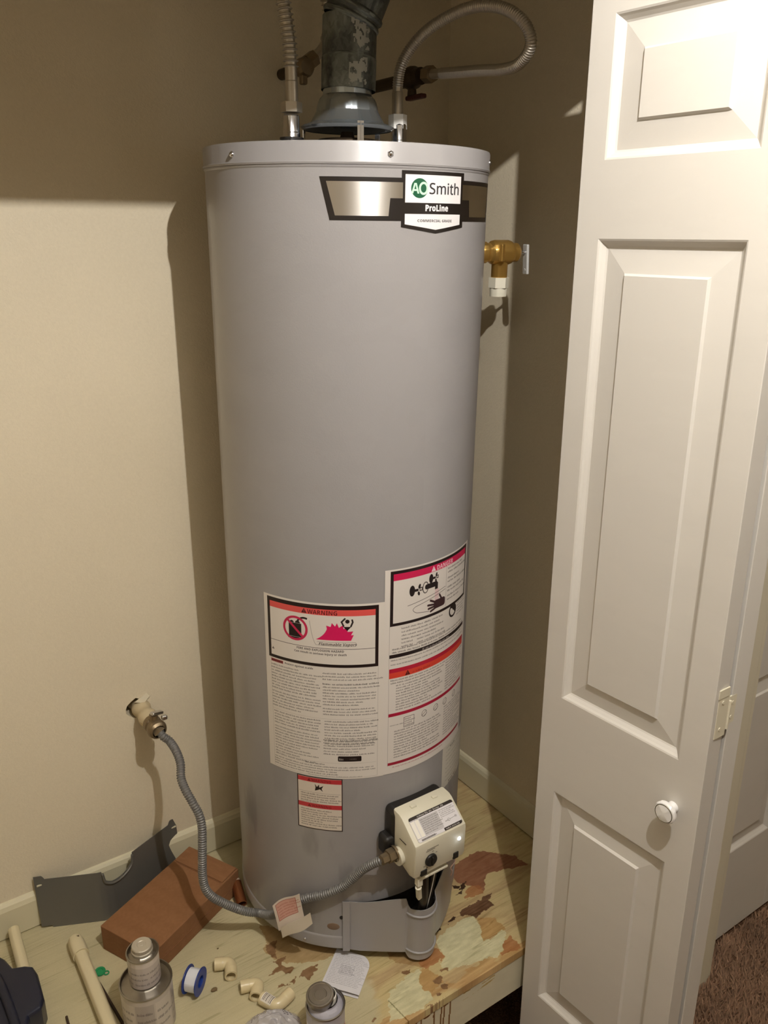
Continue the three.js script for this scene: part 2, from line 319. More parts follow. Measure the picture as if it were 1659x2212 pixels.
const platMap = dataTex(TW, TH, (u, v, px, py) => {
  const x = lerp(TX0, TX1, u), z = lerp(TZ0, TZ1, v);
  const grain = fbm(x * 14, z * 260, 81, 3), fine = hash(px, py, 4) - 0.5, patch = fbm(x * 9, z * 14, 83);
  // old cream paint; worn yellow plywood with stains shows in front and to the right of the heater
  let c = [192 + (patch - 0.5) * 22, 181 + (patch - 0.5) * 20, 145 + (patch - 0.5) * 18];
  const edge = 0.03 * (fbm(x * 22, z * 30, 85) - 0.5) * 2;
  const worn = smooth(-0.02, 0.02, x + edge * 2 + (z + 1.1) * 0.45 - 0.70) ;
  const wood = [176 + (grain - 0.5) * 50, 143 + (grain - 0.5) * 50, 97 + (grain - 0.5) * 40];
  const streak = smooth(0.40, 0.6, fbm(x * 10, z * 40, 87));
  for (let k = 0; k < 3; k++) c[k] = lerp(c[k], lerp(wood[k], [200, 176, 120][k], streak), worn * 0.62);
  if (z > -0.922 + edge * 0.5) { const f = (x > 0.62 ? 0.75 : 0.3) * smooth(0.35, 0.55, fbm(x * 26, z * 60, 89)); for (let k = 0; k < 3; k++) c[k] = lerp(c[k], [180, 142, 92][k] + (grain - 0.5) * 60, f); }
  const wx = x + (fbm(x * 120, z * 120, 91, 3) - 0.5) * 0.012, wz = z + (fbm(x * 120, z * 160, 95, 3) - 0.5) * 0.010;
  let chip = 0;
  for (const [k, q, x0, x1, z0, z1] of boxes) {
    if (x < x0 || x > x1 || z < z0 || z > z1) continue;
    if (!inside(q, wx, wz)) continue;
    const n = (fbm(x * 60, z * 160, 97, 3) - 0.5) * 34, w = k === 'halo' ? 0.55 : k === 'redbrown' ? 0.8 : k === 'rust' || k === 'tan' ? 0.75 : 0.96;
    for (let j = 0; j < 3; j++) c[j] = lerp(c[j], ink[k][j] + n, w);
    if (k === 'dark' || k === 'deep' || k === 'brown') chip = 1;
  }
  chipMask[py * TW + px] = chip;
  // checks running with the grain
  const ln = fbm(x * 5, z * 150, 99, 2), gate = smooth(0.42, 0.62, fbm(x * 16, z * 40, 103));
  const crack = smooth(0.045, 0.0, Math.abs(ln - 0.5)) * gate * 26;
  if (Math.abs(x - (0.668 + (z + 0.925) * 0.1)) < 0.0011 && z > -0.95) for (let k = 0; k < 3; k++) c[k] -= 60;
  return [c[0] - crack + fine * 9 + (grain - 0.5) * 10, c[1] - crack + fine * 9 + (grain - 0.5) * 10, c[2] - crack + fine * 9 + (grain - 0.5) * 9];
});
const platBump = dataTex(1024, 520, (u, v, x, y) => { const X = lerp(TX0, TX1, u), Z = lerp(TZ0, TZ1, v); return 0.55 - 0.35 * chipMask[y * 2 * TW + x * 2] + 0.25 * (fbm(X * 10, Z * 300, 107, 2) - 0.5); }, false);
platMap.wrapS = platMap.wrapT = platBump.wrapS = platBump.wrapT = THREE.ClampToEdgeWrapping;
const fasciaMap = dataTex(1024, 128, (u, v, px, py) => {
  const x = lerp(TX0, TX1, u); let c = [206, 198, 172]; const n = (fbm(x * 30, v * 5, 111) - 0.5) * 14; c = c.map((k) => k + n);
  const top = v > 0.88 + (fbm(x * 40, 1, 113) - 0.5) * 0.25 ? 1 : 0;
  if (top && x > 0.55) c = [178 + n, 138 + n, 84 + n];
  if (x > 0.80 && x < 0.88 && v > 0.62 && fbm(x * 22, v * 34, 117) > 0.63) c = [176, 150, 92];
  for (const [dx, len] of [[0.731, 0.9], [0.748, 1.0], [0.7545, 1.0], [0.768, 0.95], [0.70, 0.5]]) if (Math.abs(x - dx + 0.0007 * Math.sin(v * 7 + dx * 90)) < 0.0016 && v > 1 - len) c = [118, 78, 38];
  if (x > 0.655 && x < 0.765 && v > 0.82 + (fbm(x * 70, 2, 119) - 0.5) * 0.3) c = [120, 74, 36];
  return c;
});
fasciaMap.wrapS = fasciaMap.wrapT = THREE.ClampToEdgeWrapping;
{
  const pl = thing('heater_platform', 'low wooden platform with peeling cream paint and rust stains under the water heater', 'platform', [0, 0, 0]);
  const e = 0.001, top = extrude([[XL + e, -ZB - e], [XR - e, -ZB - e], [XR - e, 0.931], [1.052, 0.931], [1.052, 0.896], [-0.337, 0.896], [-0.337, 0.931], [XL + e, 0.931]].reverse(), 0.016, [], 0.001);
  top.rotateX(-Math.PI / 2); top.translate(0, PT - 0.017, 0);
  { const p = top.attributes.position, uv = top.attributes.uv; for (let i = 0; i < p.count; i++) uv.setXY(i, (p.getX(i) - TX0) / (TX1 - TX0), (p.getZ(i) - TZ0) / (TZ1 - TZ0)); }
  part('top_board', top, mat(0xffffff, 0.5, 0, { map: platMap, bumpMap: platBump, bumpScale: 0.0012 }), pl, 'peeling cream painted plywood top');
  const fr = new THREE.BoxGeometry(1.389, 0.082, 0.030); fr.translate(0.3575, PT - 0.018 - 0.041, TZ1 - 0.0155);
  { const p = fr.attributes.position, uv = fr.attributes.uv; for (let i = 0; i < p.count; i++) uv.setXY(i, (p.getX(i) - TX0) / (TX1 - TX0), (p.getY(i) - (PT - 0.1)) / 0.1); }
  part('front_board', fr, mat(0xffffff, 0.55, 0, { map: fasciaMap }), pl, 'off-white front board with brown drips');
  for (const x of [XL + 0.04, 0.38, XR - 0.04]) part('joist', box(x - 0.019, x + 0.019, PT - 0.1, PT - 0.018, ZB + e, -0.9315), mat(0x8d6f49, 0.8), pl);
  for (const x of [XL + 0.04, XR - 0.04]) part('leg', box(x - 0.03, x + 0.03, 0, PT - 0.1, ZB + e, ZB + 0.05), mat(0x8d6f49, 0.8), pl);
}

// ------------------------------------------------------------------ bifold doors
const LW = 0.303, LT = 0.035, LB = 0.012, LTOP = 2.024;
const OPEN = [[0.038, 0.2615, 0.275, 0.748], [0.038, 0.2615, 0.935, 1.672], [0.038, 0.2615, 1.774, 1.951]];   // x0 x1 y0 y1 of the three panels
function ringPanel(w, h, profile) {  // mitred rings, then the field; profile: [inset, depth]
  const pos = [], add = (a, b, c, d) => pos.push(...a, ...b, ...c, ...a, ...c, ...d);
  const corner = ([i, z]) => [[i, i, z], [w - i, i, z], [w - i, h - i, z], [i, h - i, z]];
  for (let k = 0; k < profile.length - 1; k++) { const o = corner(profile[k]), n = corner(profile[k + 1]); for (let e = 0; e < 4; e++) add(o[e], o[(e + 1) % 4], n[(e + 1) % 4], n[e]); }
  add(...corner(profile[profile.length - 1]));
  const g = new THREE.BufferGeometry(); g.setAttribute('position', new THREE.Float32BufferAttribute(pos, 3)); g.computeVertexNormals(); return worldUV(g);
}
const PROFILE = [[0, 0], [0.0025, -0.0012], [0.005, -0.0042], [0.0095, -0.0085], [0.012, -0.0098], [0.0455, -0.0052], [0.0485, -0.0012]];
function leaf(parent) {  // local: x across, y up, front at z = 0
  const fr = extrude([[0, LB], [LW, LB], [LW, LTOP], [0, LTOP]], LT - 0.002, OPEN.map(([a, b, c, d]) => [[a, c], [b, c], [b, d], [a, d]]), 0.001);
  fr.translate(0, 0, -LT + 0.001);
  const f = part('door_leaf', worldUV(fr), M.door, parent);
  for (const [a, b, c, d] of OPEN) {
    const front = ringPanel(b - a, d - c, PROFILE); front.translate(a, c, 0);
    const back = place(ringPanel(b - a, d - c, PROFILE), b, c, -LT, 0, Math.PI, 0);
    part('raised_panel', merge([front, back]), M.door, f);
  }
  return f;
}
function knob(parent, x, y) {
  const g = place(lathe([[0, 0], [0.009, 0], [0.009, 0.003], [0.0075, 0.007], [0.0085, 0.011], [0.0145, 0.0145], [0.0175, 0.0175], [0.0178, 0.0215], [0.016, 0.0245], [0.013, 0.0255], [0, 0.0262]], 40), x, y, 0, Math.PI / 2, 0, 0);
  const k = part('knob', g, M.porcelain, parent, 'white porcelain knob');
  part('knob_ring', place(new THREE.TorusGeometry(0.0143, 0.0006, 8, 48), x, y, 0.0252), M.goldRing, k, 'thin dark gold ring');
}
const door1 = new THREE.Group(); door1.name = 'door_1'; scene.add(door1);
meta(door1, 'white raised panel bifold door folded open with a porcelain knob', 'door', null, 'structure');
{
  // leading leaf: front face to the closet side, fold edge towards the room
  const g1 = new THREE.Group(); g1.position.set(0.942, 0, -0.88); g1.rotation.y = -86 * DEG; g1.updateMatrix();
  const f1 = leaf(door1); f1.applyMatrix4(g1.matrix);
  const t = new THREE.Group(); knob(t, 0.2627, 0.853);
  const k = t.children[0]; door1.add(k); k.applyMatrix4(g1.matrix);
  // trailing leaf: folded back against it
  const g2 = new THREE.Group(); g2.position.set(1.0425, 0, -0.5785); g2.rotation.y = 88.0 * DEG; g2.updateMatrix();
  const f2 = leaf(door1); f2.applyMatrix4(g2.matrix);
  // painted butt hinges across the two fold edges
  for (const y of [0.26, 1.025, 1.80]) {
    const hx = 0.9995, hz = -0.5775;
    const plateL = box(hx - 0.026, hx - 0.002, y - 0.036, y + 0.036, hz - 0.0005, hz + 0.0012);
    const plateR = box(hx + 0.003, hx + 0.022, y - 0.022, y + 0.024, hz - 0.003, hz - 0.0008);
    const tab = box(hx - 0.028, hx - 0.004, y + 0.030, y + 0.044, hz - 0.0005, hz + 0.0018);
    const h = part('hinge', merge([plateL, plateR, tab]), M.hinge, door1, 'hinge painted over in cream');
    part('hinge_pin', place(cyl(0.0026, 0.0026, 0.046, 12), hx + 0.0015, y - 0.004, hz + 0.0004), M.hinge, h);
    for (const [dx, dy] of [[-0.016, 0.022], [-0.016, -0.022], [0.012, 0.012], [0.012, -0.012]]) part('screw_head', place(cyl(0.003, 0.0028, 0.0012, 12), hx + dx, y + dy, hz + (dx < 0 ? 0.0015 : -0.0008), Math.PI / 2), M.hinge, h);
  }
}
{
  const door2 = new THREE.Group(); door2.name = 'door_2'; scene.add(door2);
  meta(door2, 'closed cream raised panel bifold door of the neighbouring closet', 'door', null, 'structure');
  for (const x of [1.498, 1.804]) { const f = leaf(door2); f.position.set(x, 0, -0.864); }
}

// ------------------------------------------------------------------ water heater
const HB = 0.3652, HX = 0.779, HZ = -1.264;     // base of the jacket
const heater = thing('water_heater', 'tall grey cylindrical gas water heater with warning labels standing on the platform', 'water heater', [HX, HB, HZ + 0.0004]);
heater.rotation.x = 0.0182;
const R = 0.2286, HTOP = 1.4376;
const L = (h) => h - 0.0236;                    // height above the platform -> local
const pol = (a, r, y) => [Math.sin(a * DEG) * r, y, Math.cos(a * DEG) * r];
for (const a of [0, 120, 240]) part('foot', place(cyl(0.014, 0.014, 0.0265, 16), ...pol(a + 30, 0.17, -0.0104)), M.black, heater);
part('base_pan', lathe([[0, 0], [0.222, 0], [0.2272, 0.002], [0.2302, 0.006], [0.2306, 0.030], [0.2296, 0.0335], [0.2286, 0.0345]], 128, 0.6), M.heaterPlain, heater);
{ // jacket sheet with a real cut-out for the burner behind the cover
  const OH = L(0.139), sheetBand = (profile, a0 = 0, len = 360) => new THREE.LatheGeometry(profile.map(([r, y]) => new THREE.Vector2(r, y)), Math.round(len / 2.25), a0 * DEG, len * DEG);
  const g = merge([sheetBand([[R, 0.0345], [R, OH]], 22, 312), sheetBand([[R, OH], [R, 0.5], [R, 0.9], [R, 1.3], [R, L(1.4265)]]), sheetBand([[R, L(1.4265)], [R + 0.0012, L(1.4285)], [R + 0.0012, L(1.4305)]])]);
  const p = g.attributes.position, uv = g.attributes.uv; for (let i = 0; i < p.count; i++) uv.setXY(i, Math.min(1, Math.max(0, uv.getX(i))), p.getY(i) / 1.44);
  part('jacket', g, M.heater, heater);
  part('combustion_chamber', lathe([[0, 0.16], [0.188, 0.16], [0.188, 0.012], [0, 0.012]].reverse(), 64), mat(0x77706a, 0.6, 0.5), heater);
}
part('top_pan', lathe([[R + 0.0002, L(1.4305)], [R + 0.0022, L(1.431)], [R + 0.003, L(1.4335)], [R + 0.0018, L(1.4355)], [R + 0.0016, L(1.4365)], [R + 0.0016, HTOP - 0.003], [R + 0.0006, HTOP - 0.0006], [R - 0.002, HTOP], [R - 0.006, HTOP - 0.003], [0.2, HTOP - 0.004], [0, HTOP - 0.004]], 160, 0.7), M.heaterPlain, heater);
for (let i = 0; i < 6; i++) {
  const a = -78.2 + i * 61; const g = merge([place(new THREE.SphereGeometry(0.0042, 16, 8, 0, Math.PI * 2, 0, Math.PI / 2), 0, 0, 0, Math.PI / 2), place(cyl(0.0048, 0.0048, 0.001, 6), 0, 0, 0.0003, Math.PI / 2)]);
  part('screw', place(g, ...pol(a, R + 0.0016, L(1.4452)), 0, a * DEG), M.chrome, heater);
}
// curved stickers. edges: list of [angle, bottom, top] columns
function sticker(cols, r, a0, a1, h0, h1) {
  const pos = [], uv = [], idx = [], nor = [], nv = 1;
  cols.forEach(([a, b, t]) => { for (let j = 0; j <= nv; j++) { const h = lerp(b, t, j / nv); pos.push(...pol(a, r, L(h))); nor.push(Math.sin(a * DEG), 0, Math.cos(a * DEG)); uv.push((a - a0) / (a1 - a0), (h - h0) / (h1 - h0)); } });
  for (let i = 0; i < cols.length - 1; i++) { const a = i * 2; idx.push(a, a + 2, a + 1, a + 1, a + 2, a + 3); }
  const g = new THREE.BufferGeometry(); g.setAttribute('position', new THREE.Float32BufferAttribute(pos, 3)); g.setAttribute('normal', new THREE.Float32BufferAttribute(nor, 3)); g.setAttribute('uv', new THREE.Float32BufferAttribute(uv, 2)); g.setIndex(idx); return g;
}
function rectSticker(a0, a1, h0, h1, r, n = 40) { const c = []; for (let i = 0; i <= n; i++) c.push([lerp(a0, a1, i / n), h0, h1]); return sticker(c, r, a0, a1, h0, h1); }
function span(a, b, f, n = 12) { const c = []; for (let i = 0; i <= n; i++) { const t = lerp(a, b, i / n); c.push([t, ...f(t)]); } return c; }
// small print that cannot be read in the photograph: rows of word-length strokes
function rows(g, x, y, w, n, lh, size, color = '#3a3634', ragged2 = 0.25, s = 1) {
  g.fillStyle = color;
  for (let i = 0; i < n; i++) {
    let cx = x; const end = x + w * (hash(i, n, s) < 0.2 ? 0.55 + 0.4 * hash(i, s, 5) : 1 - ragged2 * 0.12 * hash(i, s, 6));
    let k = 0;
    while (cx < end) {
      const ww = size * (0.8 + 3.2 * hash(k, i, s + 3));
      for (let q = 0; q < ww; q += size * 0.42) { const hgt = size * (0.42 + 0.34 * hash(q | 0, k + i * 31, s)); g.globalAlpha = 0.55 + 0.4 * hash(k, i + q, s); g.fillRect(cx + q, y + i * lh - hgt, size * 0.24, hgt); }
      cx += ww + size * 0.55; k++;
    }
  }
  g.globalAlpha = 1;
}
function fit(g, t, x, y, w) { g.save(); g.translate(x, y); g.scale(w / g.measureText(t).width, 1); g.fillText(t, 0, 0); g.restore(); }
function tri(g, x, y, s, c, mark) { g.fillStyle = c; g.beginPath(); g.moveTo(x, y); g.lineTo(x + s / 2, y - s * 0.9); g.lineTo(x + s, y); g.fill(); g.fillStyle = mark; g.fillRect(x + s * 0.46, y - s * 0.6, s * 0.08, s * 0.34); g.fillRect(x + s * 0.46, y - s * 0.18, s * 0.08, s * 0.09); }

// brand badge
{
  const a0 = -42, a1 = 45.6, h0 = 1.341, h1 = 1.425, W = 2048, H = 512;
  const X = (a) => (a - a0) / (a1 - a0) * W, Y = (h) => (1 - (h - h0) / (h1 - h0)) * H;
  const tex = canvasTex(W, H, (g) => {
    g.fillStyle = '#1c1613'; g.fillRect(0, 0, W, H);
    // white plates of the shield
    g.fillStyle = '#e9e6e6'; g.fillRect(X(-11.4), Y(1.4200), X(14.6) - X(-11.4), Y(1.3826) - Y(1.4200));
    g.beginPath(); g.moveTo(X(-11.4), Y(1.3676)); g.lineTo(X(14.6), Y(1.3676)); g.lineTo(X(14.6), Y(1.3535)); g.lineTo(X(1.8), Y(1.3462)); g.lineTo(X(-11.4), Y(1.3535)); g.fill();
    // round mark
    const cx = X(-5.6), cy = Y(1.4020), r = 82;
    g.fillStyle = '#17563a'; g.beginPath(); g.ellipse(cx, cy, r * 1.0, r * 0.98, 0, 0, 7); g.fill();
    g.fillStyle = '#c7ead0'; g.textBaseline = 'alphabetic'; g.textAlign = 'left';
    g.font = 'bold 118px sans-serif'; g.fillText('A', cx - 80, cy + 42);
    g.lineWidth = 19; g.strokeStyle = '#c7ead0'; g.beginPath(); g.ellipse(cx + 38, cy, 37, 44, 0, 0, 7); g.stroke();
    g.fillStyle = '#2d2b2d'; g.font = '124px sans-serif'; g.textAlign = 'left';
    const sw = g.measureText('Smith').width, want = X(13.9) - (cx + r + 14); g.save(); g.translate(cx + r + 10, cy + 44); g.scale(want / sw, 1); g.fillText('Smith', 0, 0); g.strokeStyle = '#2d2b2d'; g.lineWidth = 3; g.strokeText('Smith', 0, 0); g.restore();
    g.font = '20px sans-serif'; g.fillText('.', X(14.0), cy + 44);
    g.fillStyle = '#efeaea'; g.font = 'bold 70px sans-serif'; g.textAlign = 'center'; g.fillText('ProLine', X(2.3), Y(1.3718)); g.lineWidth = 3; g.strokeStyle = '#efeaea'; g.strokeText('ProLine', X(2.3), Y(1.3718));
    g.fillStyle = '#2c2829'; g.font = 'bold 30px sans-serif'; g.save(); g.translate(X(1.8), Y(1.3568)); g.scale(1.25, 1); g.fillText('COMMERCIAL GRADE', 0, 0); g.restore();
  });
  const cols = [
    ...span(-42, -38.5, (a) => [lerp(1.4149, 1.358, (a + 42) / 3.5), 1.415], 4), ...span(-38.5, -12.8, () => [1.358, 1.415], 14),
    ...span(-12.8, 1.8, (a) => [lerp(1.3495, 1.341, (a + 12.8) / 14.6), 1.425], 10), ...span(1.8, 16.4, (a) => [lerp(1.341, 1.3495, (a - 1.8) / 14.6), 1.425], 10),
    ...span(16.4, 42.1, () => [1.358, 1.415], 14), ...span(42.1, 45.6, (a) => [lerp(1.358, 1.4149, (a - 42.1) / 3.5), 1.415], 4)];
  const bl = part('brand_label', sticker(cols, R + 0.0005, a0, a1, h0, h1), M.label(tex, { roughness: 0.35 }), heater, 'black and silver brand badge with a green round mark');
  const foil = mat(0xdedad5, 0.30, 1.0, { anisotropy: 0.85, anisotropyRotation: Math.PI / 2 });
  part('foil_panel', sticker([...span(-39.6, -36.6, (a) => [lerp(1.4088, 1.3642, (a + 39.6) / 3), 1.409], 4), ...span(-36.6, -17.6, () => [1.3642, 1.409], 12), ...span(-17.6, -17.0, (a) => [lerp(1.3642, 1.388, (a + 17.6) / 0.6), 1.409], 2), ...span(-17.0, -12.3, () => [1.388, 1.409], 4)], R + 0.0008, -40, -10, 1.36, 1.41), foil, bl, 'brushed silver panel');
  part('foil_panel', sticker([...span(15.6, 20.4, () => [1.388, 1.409], 4), ...span(20.4, 21.0, (a) => [lerp(1.388, 1.3642, (a - 20.4) / 0.6), 1.409], 2), ...span(21.0, 40.2, () => [1.3642, 1.409], 12), ...span(40.2, 43.2, (a) => [lerp(1.3642, 1.4088, (a - 40.2) / 3), 1.409], 4)], R + 0.0008, 15, 44, 1.36, 1.41), foil, bl, 'brushed silver panel');
}
// left warning sheet
{
  const W = 1024, H = 1620;
  const tex = canvasTex(W, H, (g) => {
    g.fillStyle = '#ddd6ce'; g.fillRect(0, 0, W, H);
    const x0 = 36, x1 = 970, y0 = 18, y1 = 560;
    g.fillStyle = '#1d1010'; g.fillRect(x0, y0, x1 - x0, y1 - y0);
    g.fillStyle = '#ddd6ce'; g.fillRect(x0 + 26, y0 + 34, x1 - x0 - 52, y1 - y0 - 60);
    g.fillStyle = '#d9534f'; g.fillRect(x0 + 26, y0 + 34, x1 - x0 - 52, 52);
    tri(g, 352, 98, 46, '#4a1014', '#d9534f'); g.fillStyle = '#5a1418'; g.font = 'bold 50px sans-serif'; g.textAlign = 'left'; g.textBaseline = 'alphabetic'; g.fillText('WARNING', 402, 99);
    // fuel can in a forbidden ring
    g.fillStyle = '#1b1012'; g.fillRect(240, 200, 110, 120); g.fillRect(232, 322, 124, 16); g.beginPath(); g.arc(268, 198, 18, Math.PI, 0); g.arc(318, 198, 22, Math.PI, 0); g.fill();
    g.lineWidth = 16; g.strokeStyle = '#1b1012'; g.beginPath(); g.moveTo(318, 178); g.quadraticCurveTo(350, 130, 400, 150); g.stroke();
    g.lineWidth = 20; g.strokeStyle = '#c01f4d'; g.beginPath(); g.ellipse(296, 246, 98, 98, 0, 0, 7); g.stroke(); g.beginPath(); g.moveTo(226, 176); g.lineTo(366, 316); g.stroke();
    // flames and the figure
    g.fillStyle = '#d0155a'; g.beginPath(); g.moveTo(470, 318); g.quadraticCurveTo(540, 280, 560, 220); g.lineTo(555, 190); g.lineTo(590, 200); g.lineTo(600, 165); g.lineTo(625, 195); g.lineTo(640, 165); g.lineTo(655, 205); g.lineTo(690, 180); g.lineTo(690, 215); g.lineTo(730, 205); g.lineTo(722, 240); g.lineTo(768, 236); g.lineTo(750, 270); g.lineTo(772, 268); g.lineTo(750, 318); g.fill();
    g.fillStyle = '#1b1012'; g.beginPath(); g.arc(722, 150, 17, 0, 7); g.fill(); g.beginPath(); g.moveTo(690, 196); g.lineTo(752, 196); g.lineTo(720, 232); g.fill(); g.lineWidth = 13; g.strokeStyle = '#1b1012'; g.beginPath(); g.moveTo(694, 194); g.lineTo(676, 154); g.lineTo(706, 122); g.moveTo(748, 196); g.lineTo(764, 156); g.lineTo(758, 132); g.stroke();
    g.lineWidth = 3; g.strokeStyle = '#8a807c'; g.beginPath(); g.moveTo(420, 160); g.quadraticCurveTo(440, 330, 470, 366); g.lineTo(770, 370); g.arc(775, 352, 18, 1.6, -1.4, true); g.lineTo(480, 336); g.stroke();
    g.fillStyle = '#4a4240'; g.font = 'italic bold 34px sans-serif'; g.fillText('Flammable Vapors', 490, 366);
    g.fillStyle = '#3a3030'; g.fillRect(x0 + 26, 392, x1 - x0 - 52, 4);
    g.textAlign = 'center'; g.fillStyle = '#3a3030'; g.font = 'bold 27px sans-serif'; g.fillText('FIRE AND EXPLOSION HAZARD', 500, 424); g.font = 'bold 25px sans-serif'; g.fillText('Can result in serious injury or death', 500, 454);
    g.textAlign = 'left'; g.font = 'bold 21px sans-serif'; tri(g, 70, 482, 24, '#3a3030', '#ddd6ce');
    fit(g, 'Do not store or use gasoline or other flammable vapors and liquids in the vicinity of', 96, 480, 840);
    fit(g, 'this or any other appliance. Storage of or use of gasoline or other flammable vapors or', 70, 504, 866);
    fit(g, 'liquids in the vicinity of this or any other appliance can result in serious injury or death.', 70, 528, 866);
    g.fillStyle = '#8d2a30'; g.fillRect(58, 572, 118, 26); g.fillStyle = '#2b1013'; g.font = 'bold 22px sans-serif'; fit(g, 'WARNING', 62, 593, 108);
    g.fillStyle = '#3a3030'; g.font = 'bold 24px sans-serif'; g.fillText('Protect against scalds', 190, 594);
    rows(g, 58, 630, 420, 9, 27, 18, '#4a4442', 0.3, 2); rows(g, 58, 880, 420, 6, 27, 18, '#4a4442', 0.3, 3);
    rows(g, 520, 624, 440, 3, 27, 18, '#4a4442', 0.3, 4); rows(g, 520, 722, 440, 1, 27, 20, '#2a2422', 0.3, 5); rows(g, 520, 750, 440, 7, 27, 18, '#4a4442', 0.3, 6); rows(g, 520, 950, 440, 3, 27, 18, '#4a4442', 0.3, 7);
    g.fillStyle = '#b3aba4'; g.fillRect(56, 1040, 904, 2);
    rows(g, 70, 1070, 400, 5, 27, 18, '#4a4442', 0.4, 8); rows(g, 70, 1215, 400, 11, 27, 18, '#56504d', 0.4, 9);
    rows(g, 530, 1070, 420, 9, 27, 18, '#4a4442', 0.3, 10); rows(g, 520, 1250, 430, 1, 27, 20, '#2a2422', 0.3, 12); rows(g, 520, 1278, 430, 5, 27, 18, '#4a4442', 0.3, 11);
    g.fillStyle = '#1d1413'; g.beginPath(); g.roundRect(640, 1396, 196, 52, 10); g.fill(); g.fillStyle = '#ded8d0'; rows(g, 652, 1436, 60, 1, 20, 30, '#ded8d0', 0, 14); rows(g, 736, 1430, 84, 1, 20, 16, '#8a827c', 0, 15);
    g.fillStyle = '#b3aba4'; g.fillRect(56, 1466, 904, 2);
    rows(g, 360, 1492, 280, 1, 24, 18, '#3a3432', 0, 16); rows(g, 60, 1516, 880, 2, 24, 17, '#56504d', 0.2, 17); rows(g, 60, 1564, 560, 2, 23, 17, '#56504d', 0.2, 18); rows(g, 380, 1606, 560, 1, 24, 15, '#8a827c', 0.2, 19);
    g.strokeStyle = '#a39b94'; g.lineWidth = 2; g.strokeRect(56, 562, 914, 1044);
  });
  part('warning_label', rectSticker(-70.9, -16.6, 0.4205, 0.7635, R + 0.0004), M.label(tex), heater, 'white warning sheet with a red band and fire pictogram');
}
